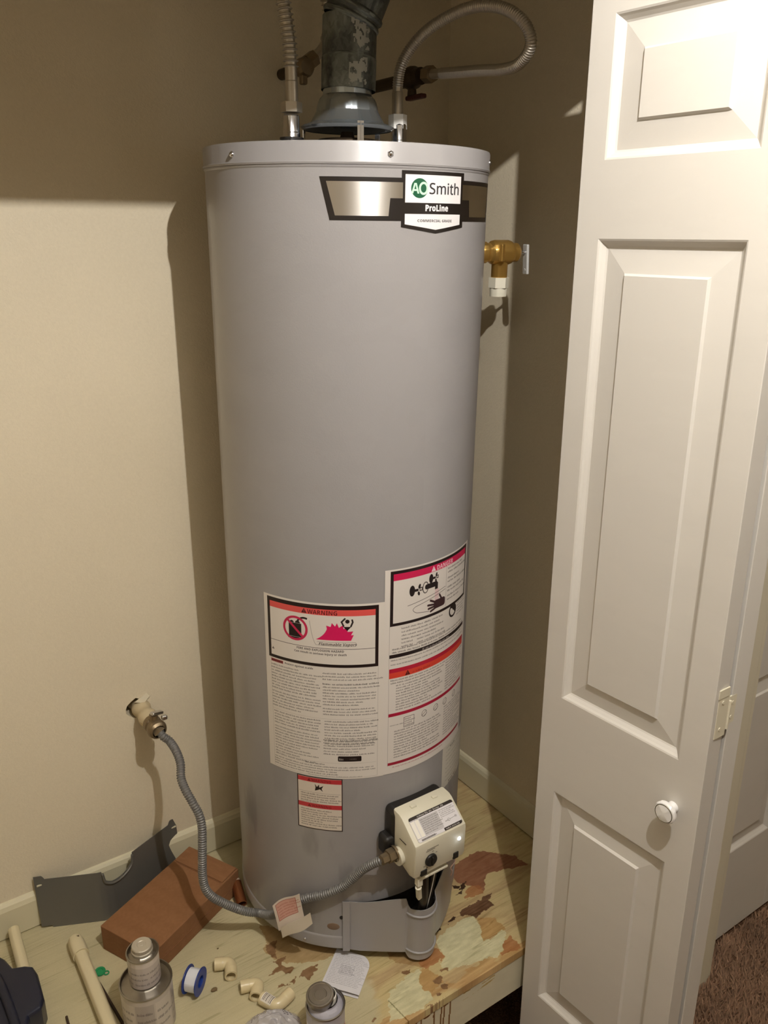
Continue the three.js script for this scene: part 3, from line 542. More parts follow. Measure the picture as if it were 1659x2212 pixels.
// right danger sheet
{
  const W = 1024, H = 1850, V = (v) => v * H;
  const tex = canvasTex(W, H, (g) => {
    g.fillStyle = '#ddd6cf'; g.fillRect(0, 0, W, H);
    g.fillStyle = '#1d1012'; g.fillRect(46, V(0.008), 940, V(0.253)); g.fillStyle = '#ddd6cf'; g.fillRect(72, V(0.022), 888, V(0.226));
    g.fillStyle = '#c8174f'; g.fillRect(72, V(0.022), 888, V(0.03));
    tri(g, 430, V(0.05), 50, '#efdfe0', '#c8174f'); g.fillStyle = '#f0c9d2'; g.font = 'bold 54px sans-serif'; g.textAlign = 'left'; g.fillText('DANGER', 490, V(0.05));
    // taps, spout, basin and hand
    g.fillStyle = '#1b1114'; for (const [x, y, s] of [[240, 210, 1], [430, 150, 0.85]]) { g.beginPath(); g.ellipse(x, y, 26 * s, 46 * s, 0, 0, 7); g.fill(); g.fillRect(x + 20 * s, y - 9 * s, 40 * s, 22 * s); g.beginPath(); g.ellipse(x + 70 * s, y - 26 * s, 11 * s, 20 * s, 0.3, 0, 7); g.ellipse(x + 64 * s, y + 34 * s, 11 * s, 18 * s, -0.3, 0, 7); g.fill(); g.lineWidth = 7; g.strokeStyle = '#1b1114'; g.strokeRect(x + 74 * s, y - 12 * s, 22 * s, 24 * s); }
    g.lineWidth = 9; g.strokeStyle = '#5a5250'; g.beginPath(); g.ellipse(372, 210, 28, 46, 0, 0, 7); g.stroke();
    g.fillStyle = '#1b1114'; g.beginPath(); g.roundRect(366, 186, 140, 44, 20); g.fill(); g.fillRect(476, 200, 34, 56);
    g.fillStyle = '#d9a9ae'; g.globalAlpha = 0.5; g.fillRect(478, 258, 46, 120); g.globalAlpha = 1;
    g.lineWidth = 4; g.strokeStyle = '#4c4443'; g.beginPath(); g.moveTo(200, 330); g.lineTo(610, 268); g.moveTo(610, 290); g.lineTo(280, 352); g.quadraticCurveTo(220, 376, 290, 410); g.lineTo(420, 430); g.stroke();
    g.fillStyle = '#3a2226'; g.beginPath(); g.roundRect(470, 352, 140, 76, 24); g.fill(); for (const [a, b, c, d] of [[480, 366, 430, 340], [474, 386, 404, 376], [478, 404, 410, 408], [492, 420, 436, 436], [560, 356, 536, 318]]) { g.lineWidth = 18; g.lineCap = 'round'; g.strokeStyle = '#3a2226'; g.beginPath(); g.moveTo(a, b); g.lineTo(c, d); g.stroke(); }
    g.fillStyle = '#8c8480'; g.fillRect(618, V(0.054), 3, V(0.19));
    rows(g, 640, 130, 300, 2, 32, 22, '#3a3230', 0.3, 21); rows(g, 640, 214, 300, 2, 32, 22, '#3a3230', 0.3, 22); rows(g, 640, 296, 300, 2, 32, 22, '#3a3230', 0.3, 23); rows(g, 640, 372, 300, 2, 32, 22, '#3a3230', 0.3, 24);
    rows(g, 300, 520, 300, 6, 32, 20, '#4a4240', 0.4, 25); rows(g, 150, 520, 110, 6, 32, 20, '#4a4240', 0.2, 26);
    g.lineWidth = 18; g.strokeStyle = '#1b1114'; g.beginPath(); g.ellipse(740, 530, 52, 52, 0, 0, 7); g.stroke(); g.fillStyle = '#1b1114'; g.beginPath(); g.arc(740, 530, 52, -2.4, 0.6); g.fill(); g.fillStyle = '#ddd6cf'; g.beginPath(); g.arc(722, 522, 14, 0, 7); g.arc(752, 544, 12, 0, 7); g.fill();
    rows(g, 815, 500, 140, 5, 26, 18, '#6a6260', 0.3, 27);
    rows(g, 70, 694, 880, 2, 28, 20, '#3a3230', 0.2, 28);
    g.fillStyle = '#1d1012'; g.fillRect(46, V(0.396), 940, V(0.017)); rows(g, 360, V(0.411), 330, 1, 20, 24, '#cfc7c0', 0, 29);
    rows(g, 60, V(0.427), 880, 1, 24, 17, '#5a5250', 0.1, 30); rows(g, 60, V(0.448), 880, 1, 24, 17, '#5a5250', 0.1, 31);
    g.fillStyle = '#b41534'; g.fillRect(46, V(0.465), 940, V(0.02)); g.fillStyle = '#d3412f'; g.fillRect(46, V(0.485), 940, V(0.027));
    tri(g, 190, V(0.51), 50, '#4a100e', '#d3412f'); rows(g, 262, V(0.507), 170, 1, 20, 26, '#8a1c18', 0, 32);
    rows(g, 60, V(0.526), 560, 2, 25, 18, '#4a4240', 0.2, 33); rows(g, 110, V(0.554), 480, 10, 25, 18, '#4a4240', 0.4, 34); rows(g, 660, V(0.526), 300, 12, 25, 18, '#4a4240', 0.3, 35);
    g.fillStyle = '#a51336'; g.fillRect(46, V(0.688), 940, V(0.016));
    g.lineWidth = 4; g.strokeStyle = '#4a4240'; g.strokeRect(190, V(0.722), 100, 92); rows(g, 198, V(0.735), 60, 4, 20, 16, '#4a4240', 0.3, 36);
    for (const x of [400, 540, 670, 830]) { g.beginPath(); g.ellipse(x, V(0.737), 26, 30, 0.4, 0, 7); g.stroke(); g.beginPath(); g.moveTo(x - 26, V(0.745)); g.lineTo(x + 22, V(0.728)); g.moveTo(x - 6, V(0.752)); g.lineTo(x + 30, V(0.742)); g.stroke(); }
    rows(g, 60, V(0.752), 100, 1, 20, 14, '#6a6260', 0, 37);
    rows(g, 100, V(0.786), 480, 11, 25, 18, '#4a4240', 0.4, 38); rows(g, 660, V(0.77), 300, 12, 25, 18, '#5a5250', 0.3, 39);
    g.fillStyle = '#96132f'; g.fillRect(46, V(0.943), 940, V(0.014)); rows(g, 90, V(0.972), 560, 1, 20, 15, '#a05a62', 0, 40);
    g.strokeStyle = '#a79f99'; g.lineWidth = 3; g.beginPath(); g.moveTo(44, V(0.26)); g.lineTo(44, V(0.96)); g.stroke();
  });
  part('danger_label', rectSticker(-17.0, 36.6, 0.4215, 0.8195, R + 0.0007), M.label(tex), heater, 'tall white danger sheet with red bands and tap pictograms');
}
{ // small flame warning and rating plate
  const t1 = canvasTex(512, 700, (g) => {
    g.fillStyle = '#2a1414'; g.fillRect(0, 0, 512, 700); g.fillStyle = '#d8cdc0'; g.fillRect(10, 10, 492, 680);
    for (const y of [14, 352]) { g.fillStyle = '#b8333a'; g.fillRect(10, y, 492, 58); tri(g, 120, y + 48, 40, '#6a0f14', '#b8333a'); g.fillStyle = '#7a1218'; g.font = 'bold 46px sans-serif'; g.textAlign = 'left'; g.fillText('WARNING', 166, y + 47); }
    g.fillStyle = '#1a0f0e'; g.beginPath(); g.moveTo(206, 178); g.lineTo(214, 130); g.lineTo(204, 86); g.lineTo(230, 126); g.lineTo(252, 92); g.lineTo(256, 132); g.lineTo(302, 104); g.lineTo(282, 146); g.lineTo(296, 180); g.lineTo(262, 152); g.lineTo(240, 164); g.fill();
    g.fillStyle = '#8a807a'; g.fillRect(20, 204, 470, 3);
    rows(g, 40, 238, 430, 4, 30, 22, '#4a403c', 0.2, 51); rows(g, 40, 346, 260, 1, 26, 16, '#7a6a64', 0, 52);
    rows(g, 40, 450, 430, 8, 30, 22, '#4a403c', 0.3, 53);
  });
  part('flame_label', rectSticker(-56.1, -35.0, 0.3055, 0.4195, R + 0.0005, 16), M.label(t1), heater, 'small warning sticker with two red bands and a flame');
  const t2 = canvasTex(512, 640, (g) => { g.fillStyle = '#cfcabf'; g.fillRect(0, 0, 512, 640); for (let i = 0; i < 9; i++) rows(g, 60, 60 + i * 62, 150 + 200 * hash(i, 1, 4), 1, 20, 22, '#8b857c', 0, 60 + i); rows(g, 130, 90, 60, 1, 20, 40, '#2e2a28', 0, 71); rows(g, 120, 610, 150, 2, 34, 34, '#3a3532', 0, 72); });
  part('rating_label', rectSticker(18.4, 47, 0.327, 0.4225, R + 0.0004, 20), M.label(t2), heater, 'pale printed rating label');
}
{ // marks low on the jacket: black disc painting the dark of a punched hole, and knock-out
  part('painted_hole', place(cyl(0.004, 0.004, 0.0016, 16), ...pol(-35.8, R, L(0.104)), Math.PI / 2, -35.8 * DEG), M.black, heater, 'small black disc painted as the dark of a punched hole');
  const k = place(new THREE.SphereGeometry(0.011, 24, 10, 0, Math.PI * 2, 0, Math.PI / 2), 0, 0, 0, Math.PI / 2); k.scale(1.1, 0.75, 0.12);
  part('knockout', place(k, ...pol(-39.8, R, L(0.081)), 0, -39.8 * DEG), mat(0x7b6552, 0.6), heater, 'round brownish knock-out plug');
  part('screw', place(new THREE.SphereGeometry(0.0032, 12, 8), ...pol(-54, 0.2306, L(0.040))), M.chrome, heater);
}
// burner access cover with its round channel
{
  const path = [[-0.1225, 0.1955], [-0.108, 0.2095], [-0.08, 0.2305], [-0.052, 0.2505], [-0.038, 0.2600]];
  for (let i = 0; i <= 14; i++) { const a = lerp(-75, 75, i / 14); path.push([-0.001 + Math.sin(a * DEG) * 0.0335, 0.252 + Math.cos(a * DEG) * 0.034]); }
  path.push([0.037, 0.259], [0.055, 0.2525], [0.085, 0.2335], [0.115, 0.2105], [0.139, 0.186]);
  const at = (u) => { const k = u * (path.length - 1), i = Math.min(path.length - 2, Math.floor(k)), t = k - i; return [lerp(path[i][0], path[i + 1][0], t), lerp(path[i][1], path[i + 1][1], t)]; };
  const isB = (x) => smooth(0.036, 0.030, Math.abs(x + 0.001));
  const yb = (x) => lerp(0.004, -0.009, isB(x));
  const yt = (x) => x > 0.03 ? lerp(0.118, 0.142, smooth(0.03, 0.06, x)) - 0.02 * smooth(0.11, 0.139, x) : lerp(lerp(0.121, 0.134, smooth(-0.12, -0.03, x)), 0.112, isB(x));
  const n = (path.length - 1) * 3;
  const sh = sheet((u, v) => { const [x, z] = at(u), b = yb(x), t = yt(x), y = lerp(b, t, v); return [x, y, z]; }, n, 12, 0.0012);
  const cv = part('burner_cover', sh, M.heaterPlain, heater, 'grey bowed burner cover with a round channel');
  const lip = (y) => { const q = []; for (let i = 0; i <= 12; i++) { const a = lerp(-78, 78, i / 12); q.push([-0.001 + Math.sin(a * DEG) * 0.0342, y - 0.004 * Math.cos(a * DEG), 0.252 + Math.cos(a * DEG) * 0.0347]); } return sweep(q, 0.0022, 40, 8); };
  for (const y of [0.100, 0.012]) part('rolled_lip', lip(y), M.heaterPlain, cv);
  part('cover_flange', box(-0.002, 0.0115, 0.002, 0.122, 0, 0.0012).applyMatrix4(new THREE.Matrix4().makeRotationY(-34 * DEG)).translate(-0.132, 0, 0.1905), M.heaterPlain, cv);
}
// gas control valve
{
  const vx0 = 0.719 - HX, vx1 = 0.834 - HX;
  
  // side profile (z, y) in heater coordinates
  const side = [[0.248, 0.247], [0.296, 0.2315], [0.3075, 0.2345], [0.3095, 0.240], [0.3105, 0.294], [0.3092, 0.2995], [0.2690, 0.3305], [0.262, 0.3335], [0.248, 0.334]];
  const g = extrude(side, vx1 - vx0 - 0.008, [], 0.004);
  g.applyMatrix4(new THREE.Matrix4().makeBasis(new THREE.Vector3(0, 0, 1), new THREE.Vector3(0, 1, 0), new THREE.Vector3(1, 0, 0))); flip(g);
  g.translate(vx0 + 0.004, 0, 0);
  const gv = part('gas_control_valve', toCreasedNormals(g, 0.6), M.valveBody, heater, 'cream gas control valve');
  part('rear_housing', [rbox(vx1 - vx0 + 0.004, 0.092, 0.036, 0.012, (vx0 + vx1) / 2 - 0.002, 0.290, 0.236), rbox(0.03, 0.04, 0.03, 0.008, vx0 - 0.004, 0.262, 0.236)], M.blackPlastic, gv, 'black housing behind the valve');
  for (const x of [0.3, 0.72]) part('clip', rbox(0.012, 0.006, 0.008, 0.002, lerp(vx0, vx1, x), 0.3375, 0.258), M.valveBody, gv);
  // printed panel on the slanted face
  const tex = canvasTex(800, 360, (c) => {
    c.fillStyle = '#dcd8da'; c.fillRect(0, 0, 800, 360);
    c.fillStyle = '#2a211c'; c.fillRect(0, 0, 800, 44); c.fillRect(470, 318, 330, 42);
    rows(c, 150, 34, 440, 1, 20, 34, '#e9e5e0', 0, 81); rows(c, 500, 350, 260, 1, 20, 32, '#e9e5e0', 0, 82);
    c.fillStyle = '#efeadf'; c.fillRect(10, 62, 60, 240); c.fillRect(84, 62, 60, 240); rows(c, 16, 58, 120, 1, 20, 20, '#6a6260', 0, 83);
    c.fillStyle = '#bcb8b8'; c.fillRect(156, 62, 330, 240); rows(c, 166, 92, 300, 8, 28, 20, '#5c5654', 0.4, 84);
    rows(c, 506, 80, 260, 5, 24, 18, '#5c5654', 0.3, 85); c.strokeStyle = '#5c5654'; c.lineWidth = 4; c.beginPath(); c.arc(610, 240, 18, 0, 7); c.arc(740, 230, 14, 0, 7); c.stroke(); rows(c, 540, 250, 60, 1, 20, 20, '#5c5654', 0, 86);
    c.fillStyle = '#8f8a88'; c.fillRect(60, 326, 240, 26); rows(c, 66, 348, 230, 1, 20, 24, '#4a4442', 0, 87); c.fillRect(0, 308, 470, 3);
  });
  const s0 = [0.3092, 0.2995], s1 = [0.2690, 0.3305], dz = s1[0] - s0[0], dy = s1[1] - s0[1], nl = Math.hypot(dz, dy), ny = -dz / nl, nz = dy / nl;
  const P = (u, v) => [lerp(vx0 + 0.010, vx1 - 0.006, u), s0[1] + dy * lerp(0.04, 0.93, v) + ny * 0.0052, s0[0] + dz * lerp(0.04, 0.93, v) + nz * 0.0052];
  const lp = new THREE.Shape(); { const w = 1, h = 1, r = 0.1; lp.moveTo(r * 0.5, 0); lp.lineTo(w - r * 0.5, 0); lp.quadraticCurveTo(w, 0, w, r); lp.lineTo(w, h - r); lp.quadraticCurveTo(w, h, w - r * 0.5, h); lp.lineTo(r * 0.5, h); lp.quadraticCurveTo(0, h, 0, h - r); lp.lineTo(0, r); lp.quadraticCurveTo(0, 0, r * 0.5, 0); }
  const lg = new THREE.ShapeGeometry(lp, 6), lpos = lg.attributes.position; for (let i = 0; i < lpos.count; i++) { const u = lpos.getX(i), v = lpos.getY(i); lpos.setXYZ(i, ...P(u, v)); } lg.computeVertexNormals();
  part('status_panel', lg, M.label(tex, { roughness: 0.3 }), gv, 'printed status light panel');
  const FX = 0.3148;
  part('set_knob', place(lathe([[0, 0], [0.0122, 0], [0.0125, 0.002], [0.0115, 0.0045], [0.006, 0.0055], [0, 0.0056]], 32), 0.7525 - HX, 0.262, FX, Math.PI / 2), M.black, gv, 'round black set knob');
  part('knob_pointer', rbox(0.003, 0.018, 0.004, 0.0012, 0.7525 - HX, 0.262, FX + 0.006), M.black, gv);
  const led = part('status_light', place(new THREE.SphereGeometry(0.0042, 16, 10), 0.8175 - HX, 0.2765, FX - 0.0015), mat(0xffffff, 0.3, 0, { emissive: new THREE.Color(0.85, 0.9, 1.0), emissiveIntensity: 1.5 }), gv, 'small glowing white status light');
  const ll = new THREE.PointLight(new THREE.Color(0.8, 0.88, 1.0), 0.00025, 0, 2); ll.position.set(0.8175 - HX, 0.2765, FX + 0.008); ll.castShadow = true; ll.shadow.radius = 0.2; ll.name = 'status_glow'; heater.add(ll);
  for (const [x, y, w, h] of [[0.739, 0.2385, 0.014, 0.012], [0.812, 0.241, 0.012, 0.014]]) part('plug_socket', rbox(w, h, 0.006, 0.0015, x - HX, y, FX - 0.0025), M.black, gv, 'black plug socket');
  const tick = []; for (const a of [-2.2, -2.7, 2.9, 2.4, 0.9, 0.3]) tick.push(rbox(0.0035, 0.001, 0.0006, 0.0002, 0.7525 - HX + Math.sin(a) * 0.0165, 0.262 + Math.cos(a) * 0.0165, FX - 0.0002));
  tick.push(rbox(0.026, 0.0012, 0.0006, 0.0002, 0.757 - HX, 0.2855, FX - 0.0002), rbox(0.02, 0.0011, 0.0006, 0.0002, 0.752 - HX, 0.2825, FX - 0.0002));
  part('dial_print', tick, mat(0x6f685c, 0.6), gv, 'printed dial marks');
  part('side_slot', rbox(0.001, 0.0016, 0.02, 0.0004, vx0 - 0.0001, 0.289, 0.276), M.black, gv);
  // inlet boss on the left
  part('inlet_boss', along(cyl(0.0165, 0.0165, 0.012, 24), [vx0 + 0.002, 0.253, 0.268], [vx0 - 0.1, 0.253, 0.268]).translate(-0.004, 0, 0), M.valveBody, gv);
  // bracket, igniter, tubes and wires under the valve
  part('burner_tube', sweep([[-0.012, 0.236, 0.272], [-0.010, 0.18, 0.276], [-0.006, 0.11, 0.270], [-0.004, 0.05, 0.25], [-0.004, 0.02, 0.228]], 0.0095, 40, 14), mat(0x4a4744, 0.35, 0.9), heater, 'dark burner feed tube');
  part('pilot_tube', sweep([[0.014, 0.236, 0.272], [0.012, 0.17, 0.272], [0.008, 0.10, 0.262], [0.006, 0.04, 0.24], [0.006, 0.02, 0.228]], 0.005, 40, 10), M.blackPlastic, heater);
  part('wire', sweep([[0.028, 0.236, 0.27], [0.024, 0.16, 0.268], [0.014, 0.09, 0.262], [0.01, 0.03, 0.24]], 0.0018, 40, 8), M.blackPlastic, heater);
  part('wire', sweep([[0.008, 0.238, 0.292], [0.004, 0.19, 0.29], [0.004, 0.12, 0.276], [0.002, 0.05, 0.26]], 0.001, 40, 8), M.white, heater);
  part('wire', sweep([[0.034, 0.240, 0.306], [0.036, 0.222, 0.309], [0.032, 0.205, 0.303], [0.040, 0.188, 0.298], [0.044, 0.17, 0.290]], 0.0011, 40, 8), mat(0xd9b7a8, 0.5), heater, 'loose pale sensor wire');
  part('valve_bracket', [rbox(0.066, 0.006, 0.010, 0.002, -0.010, 0.2155, 0.301), rbox(0.011, 0.018, 0.012, 0.002, -0.040, 0.209, 0.300)], M.whitePlastic, heater, 'white plastic bracket under the valve');
  part('igniter', place(merge([rbox(0.009, 0.036, 0.009, 0.002, 0, 0, 0), place(cyl(0.006, 0.006, 0.004, 12), 0, 0.02, 0)]), -0.036, 0.176, 0.296, 0.25, 0, 0.25), M.whitePlastic, heater, 'white plastic igniter lead end');
  part('igniter_body', rbox(0.014, 0.014, 0.014, 0.003, -0.040, 0.240, 0.272), M.brassDull, heater);
}
// draft hood, nipples and the temperature and pressure relief valve
{
  const y0 = HTOP - 0.004, Y = (yc) => yc + 1.68 - HB - 0.0;        // camera height -> local
  const hood = part('draft_hood', lathe([[0.0705, Y(0.1545)], [0.0745, Y(0.1575)], [0.0752, Y(0.1590)], [0.0715, Y(0.1612)], [0.062, Y(0.1642)], [0.0552, Y(0.1676)], [0.0518, Y(0.1712)], [0.0503, Y(0.176)], [0.0495, Y(0.182)], [0.0486, Y(0.188)], [0.0465, Y(0.195)], [0.0435, Y(0.2005)], [0.0405, Y(0.2035)], [0.0385, Y(0.206)], [0.0385, Y(0.2200)], [0.0378, Y(0.2200)], [0.0375, Y(0.205)], [0.046, Y(0.188)], [0.060, Y(0.1640)], [0.0705, Y(0.1555)]], 96, 0.5), M.galv, heater, 'shiny galvanised flared draft hood');
  for (const a of [-16, 104, 224]) {
    const lx = Math.sin(a * DEG), lz = Math.cos(a * DEG);
    const leg = merge([rbox(0.0105, 0.045, 0.0022, 0.0006, 0, y0 + 0.022, 0.0725), rbox(0.0016, 0.045, 0.0035, 0.0006, 0.0, y0 + 0.022, 0.0735)]);
    part('hood_leg', place(leg, 0, 0, 0, 0, a * DEG), M.chrome, hood, 'bright folded hood leg');
  }
  part('flue_collar', lathe([[0.05, y0], [0.05, y0 + 0.020], [0.046, y0 + 0.0225], [0.012, y0 + 0.024], [0.010, y0 + 0.034], [0, y0 + 0.034]], 48), M.bronzeDark, heater, 'dark flue collar with baffle');
  for (const sx of [-1, 1]) {
    const x = sx * 0.1016;
    part('nipple', lathe([[0.0135, y0], [0.0135, y0 + 0.026], [0.0125, y0 + 0.028], [0.0125, y0 + 0.05], [0.011, y0 + 0.052], [0.008, y0 + 0.052]].map(([r, y]) => [r, y]), 32).translate(x, 0, 0), M.chrome, heater, 'short bright threaded nipple');
    part('nipple_flange', lathe([[0.0135, y0 + 0.0165], [0.0185, y0 + 0.017], [0.0185, y0 + 0.020], [0.0135, y0 + 0.0205]], 32).translate(x, 0, 0), M.blackPlastic, heater);
  }
  const yv = L(1.306), a = 75 * DEG, d = [Math.sin(a), 0, Math.cos(a)], at = (r) => [d[0] * r, yv, d[2] * r];
  const rv = part('relief_valve', along(lathe([[0.010, 0], [0.010, 0.018], [0.0165, 0.020], [0.0185, 0.026], [0.0185, 0.034], [0.0165, 0.037], [0.0165, 0.042], [0.0200, 0.046], [0.0215, 0.052], [0.0215, 0.078], [0.0195, 0.084], [0.0165, 0.088], [0.0165, 0.096], [0.013, 0.100], [0, 0.101]], 40), at(0.222), at(0.4)), M.brass, heater, 'brass relief valve');
  part('valve_outlet', [place(lathe([[0.0135, -0.056], [0.0145, -0.05], [0.0145, -0.01], [0.018, 0.0]], 32), ...at(0.222 + 0.064)), place(rbox(0.010, 0.03, 0.008, 0.002, 0, 0, 0.0), at(0.286)[0] - 0.012, yv, at(0.286)[2] + 0.018, 0, 20 * DEG)], M.brass, rv);
  part('outlet_adapter', [place(hex(0.0185, 0.018), ...at(0.286)).translate(0, -0.052, 0), place(lathe([[0.0, -0.012], [0.0150, -0.012], [0.0155, 0], [0.0155, 0.004]], 32), ...at(0.286)).translate(0, -0.064, 0)], M.whitePlastic, rv, 'cream plastic adapter on the outlet');
  part('lever_stem', along(cyl(0.003, 0.003, 0.02, 12), at(0.322), at(0.4)).translate(d[0] * 0.008, 0, d[2] * 0.008), M.chrome, rv);
  part('test_lever', place(merge([rbox(0.005, 0.052, 0.016, 0.0015, 0, -0.012, 0), place(cyl(0.0025, 0.0025, 0.006, 10), 0, -0.03, 0, 0, 0, Math.PI / 2)]), ...at(0.338), 0, a - Math.PI / 2, 0.06), mat(0xd9d9d6, 0.35, 0.25), rv, 'bright test lever');
  part('insulation_patch', rectSticker(66, 78, 1.258, 1.352, R + 0.0012, 8), mat(0xc8c2b6, 0.5), heater, 'pale plastic patch around the relief valve');
  part('hanging_card', sheet((u, v) => [R * 0 + 0.2155 + 0.010 * u + 0.004 * Math.sin(v * 2), L(1.262) + 0.05 * v, 0.082 - 0.014 * u], 4, 6, 0.0006), mat(0xd4cdbf, 0.6), heater, 'small pale hanging card');
}

// ------------------------------------------------------------------ vent pipe above the hood
{
  const fx = 0.7815, fz = -1.2365, V = thing('vent_pipe', 'old galvanised sheet metal vent pipe with an adjustable elbow above the draft hood', 'vent pipe', [fx, 1.892, fz]);
  const pr = 0.0425;
  part('pipe_section', lathe([[pr + 0.0006, 0], [pr + 0.0006, 0.045], [pr + 0.0001, 0.0465], [pr + 0.0001, 0.049], [pr, 0.05], [pr, 0.104], [pr - 0.001, 0.104], [pr - 0.001, 0]], 64).applyMatrix4(new THREE.Matrix4().makeRotationZ(-0.04)), M.flue, V, 'weathered grey pipe section');
  // adjustable elbow: turned gores with raised beads
  const dir = [0.33, 0.91, 0.22];
  const g1 = along(lathe([[pr + 0.001, -0.004], [pr + 0.0035, 0.0], [pr + 0.0035, 0.003], [pr + 0.001, 0.006], [pr + 0.001, 0.009], [pr + 0.004, 0.012], [pr + 0.004, 0.016], [pr + 0.0015, 0.019], [pr + 0.002, 0.075]], 64), [0.006, 0.099, 0], [0.006 + dir[0], 0.099 + dir[1], dir[2]]);
  part('elbow_gore', g1, M.flue, V);
  const g2 = along(lathe([[pr + 0.002, 0], [pr + 0.0045, 0.003], [pr + 0.0045, 0.007], [pr + 0.002, 0.01], [pr + 0.002, 0.30]], 64), [0.030, 0.164, 0.015], [0.030 + 0.6, 0.164 + 0.7, 0.38]);
  part('elbow_gore', g2, M.flue, V);
  // torn foil tape left on the pipe
  const tape = (a0, a1, y0, y1, s) => { const nu = 20, nv = 24, pos = [], idx = []; for (let j = 0; j <= nv; j++) for (let i = 0; i <= nu; i++) { const a = lerp(a0, a1, i / nu) * DEG, y = lerp(y0, y1, j / nv); pos.push(Math.sin(a) * (pr + 0.0012) + y * 0.05, y, Math.cos(a) * (pr + 0.0012)); } for (let j = 0; j < nv; j++) for (let i = 0; i < nu; i++) { const e = Math.min(i, nu - 1 - i, j, nv - 1 - j) / 5; if (fbm(i * 0.33, j * 0.3, s, 3) < 0.57 - 0.22 * Math.min(1, e)) continue; const k = j * (nu + 1) + i; idx.push(k, k + 1, k + nu + 1, k + 1, k + nu + 2, k + nu + 1); } const g = new THREE.BufferGeometry(); g.setAttribute('position', new THREE.Float32BufferAttribute(pos, 3)); g.setIndex(idx); g.computeVertexNormals(); return g; };
  part('tape_remnant', [tape(-32, 8, 0.004, 0.042, 201), tape(-30, 12, 0.052, 0.098, 207)], M.flueTape, V, 'ragged pale tape remnants');
}

// ------------------------------------------------------------------ water connectors and shut-off valves
function corrugated(pitch, amp, r, s0, s1) { return (s, Ln) => (s > s0 && s < Ln - s1 ? r + amp * Math.sin(s / pitch * Math.PI * 2) : r - amp * 0.6); }
{
  const c = thing('water_connector', 'corrugated stainless water connector looping from the cold nipple to the wall valve', 'water connector', [0.88, 1.86, -1.2395]);
  const O = c.position;
  const pts = [[1.0, 1.9462, -1.3088], [1.0, 1.9387, -1.231], [0.998, 1.9329, -1.1684], [0.995, 1.9266, -1.1141], [0.99, 1.9271, -1.0736], [0.985, 1.9386, -1.0467], [0.98, 1.9531, -1.0358], [0.972, 1.9709, -1.0378], [0.963, 1.9882, -1.0525], [0.955, 2.0004, -1.0751], [0.945, 2.0069, -1.1009], [0.935, 2.0078, -1.1327], [0.922, 2.0006, -1.1617], [0.908, 1.9879, -1.1906], [0.898, 1.9722, -1.2137], [0.889, 1.9536, -1.2288], [0.882, 1.9337, -1.2356], [0.8795, 1.912, -1.2389], [0.8795, 1.862, -1.2393]].map((q) => [q[0] - O.x, q[1] - O.y, q[2] - O.z]);
  part('flexible_tube', sweep(pts, corrugated(0.0036, 0.0006, 0.0086, 0.03, 0.045), 1300, 14), M.steelFlex, c);
  part('swivel_nut', place(hex(0.0155, 0.022), 0, -0.006, 0), M.white, c, 'pale hexagonal nut on the nipple');
  part('sleeve', place(lathe([[0.0092, 0], [0.0092, 0.034], [0.0084, 0.036]], 24), -0.0005, 0.004, 0), M.steelFlex, c);
  part('wall_nut', [along(hex(0.0145, 0.02), pts[0], pts[1]).translate(0, 0, -0.004)], M.brassDull, c);
}
{
  const c = thing('water_connector', 'corrugated stainless water connector with wide ribs rising from the hot nipple', 'water connector', [0.6785, 1.86, -1.2385]);
  const O = c.position;
  const pts = [[0.680, 1.862, -1.238], [0.680, 1.89, -1.238], [0.679, 1.944, -1.238], [0.672, 2.005, -1.241], [0.672, 2.06, -1.255], [0.69, 2.12, -1.29], [0.74, 2.15, -1.35], [0.80, 2.13, -1.40], [0.86, 2.07, -1.43], [0.868, 2.02, -1.435], [0.843, 1.985, -1.420], [0.8208, 1.9661, -1.42]].map((q) => [q[0] - O.x, q[1] - O.y, q[2] - O.z]);
  part('flexible_tube', sweep(pts, (s, Ln) => (s < 0.035 ? 0.0098 : s < 0.055 ? 0.0092 : s < Ln - 0.05 ? 0.0088 + 0.0034 * Math.pow(0.5 + 0.5 * Math.sin(s / 0.0076 * Math.PI * 2), 5) : 0.0088), 1300, 16), M.steelFlex, c);
  part('swivel_nut', place(hex(0.0165, 0.014), 0.0008, 0.001, 0), M.steelFlex, c);
  part('wall_nut', along(hex(0.014, 0.018), pts[pts.length - 1], [pts[pts.length - 1][0] - 0.02, pts[pts.length - 1][1] - 0.014, pts[pts.length - 1][2]]), M.brassDull, c);
}
function shutoff(label, pos, red) {
  const c = thing('shutoff_valve', label, 'valve', pos, 0, null);
  const len = pos[2] - ZB;
  part('stub_pipe', along(cyl(0.0105, 0.0105, len, 20), [0, 0, -len], [0, 0, 0]).translate(0, 0, len / 2), M.bronzeDark, c);
  part('valve_body', [along(lathe([[0, -0.026], [0.0145, -0.026], [0.0155, -0.014], [0.019, -0.008], [0.020, 0], [0.019, 0.008], [0.0155, 0.014], [0.0145, 0.028], [0, 0.028]], 24), [0, 0, 0], [0, 0, 1]), place(cyl(0.009, 0.007, 0.02, 16), 0, -0.020, 0)], M.bronzeDark, c);
  part('lever_handle', rbox(0.014, 0.008, 0.05, 0.003, 0, -0.033, 0.012), red ? M.redHandle : M.bronzeDark, c, red ? 'dark red lever handle' : undefined);
  return c;
}
shutoff('bronze shut-off valve with dark red lever feeding the looped connector', [1.0, 1.947, -1.364], true);
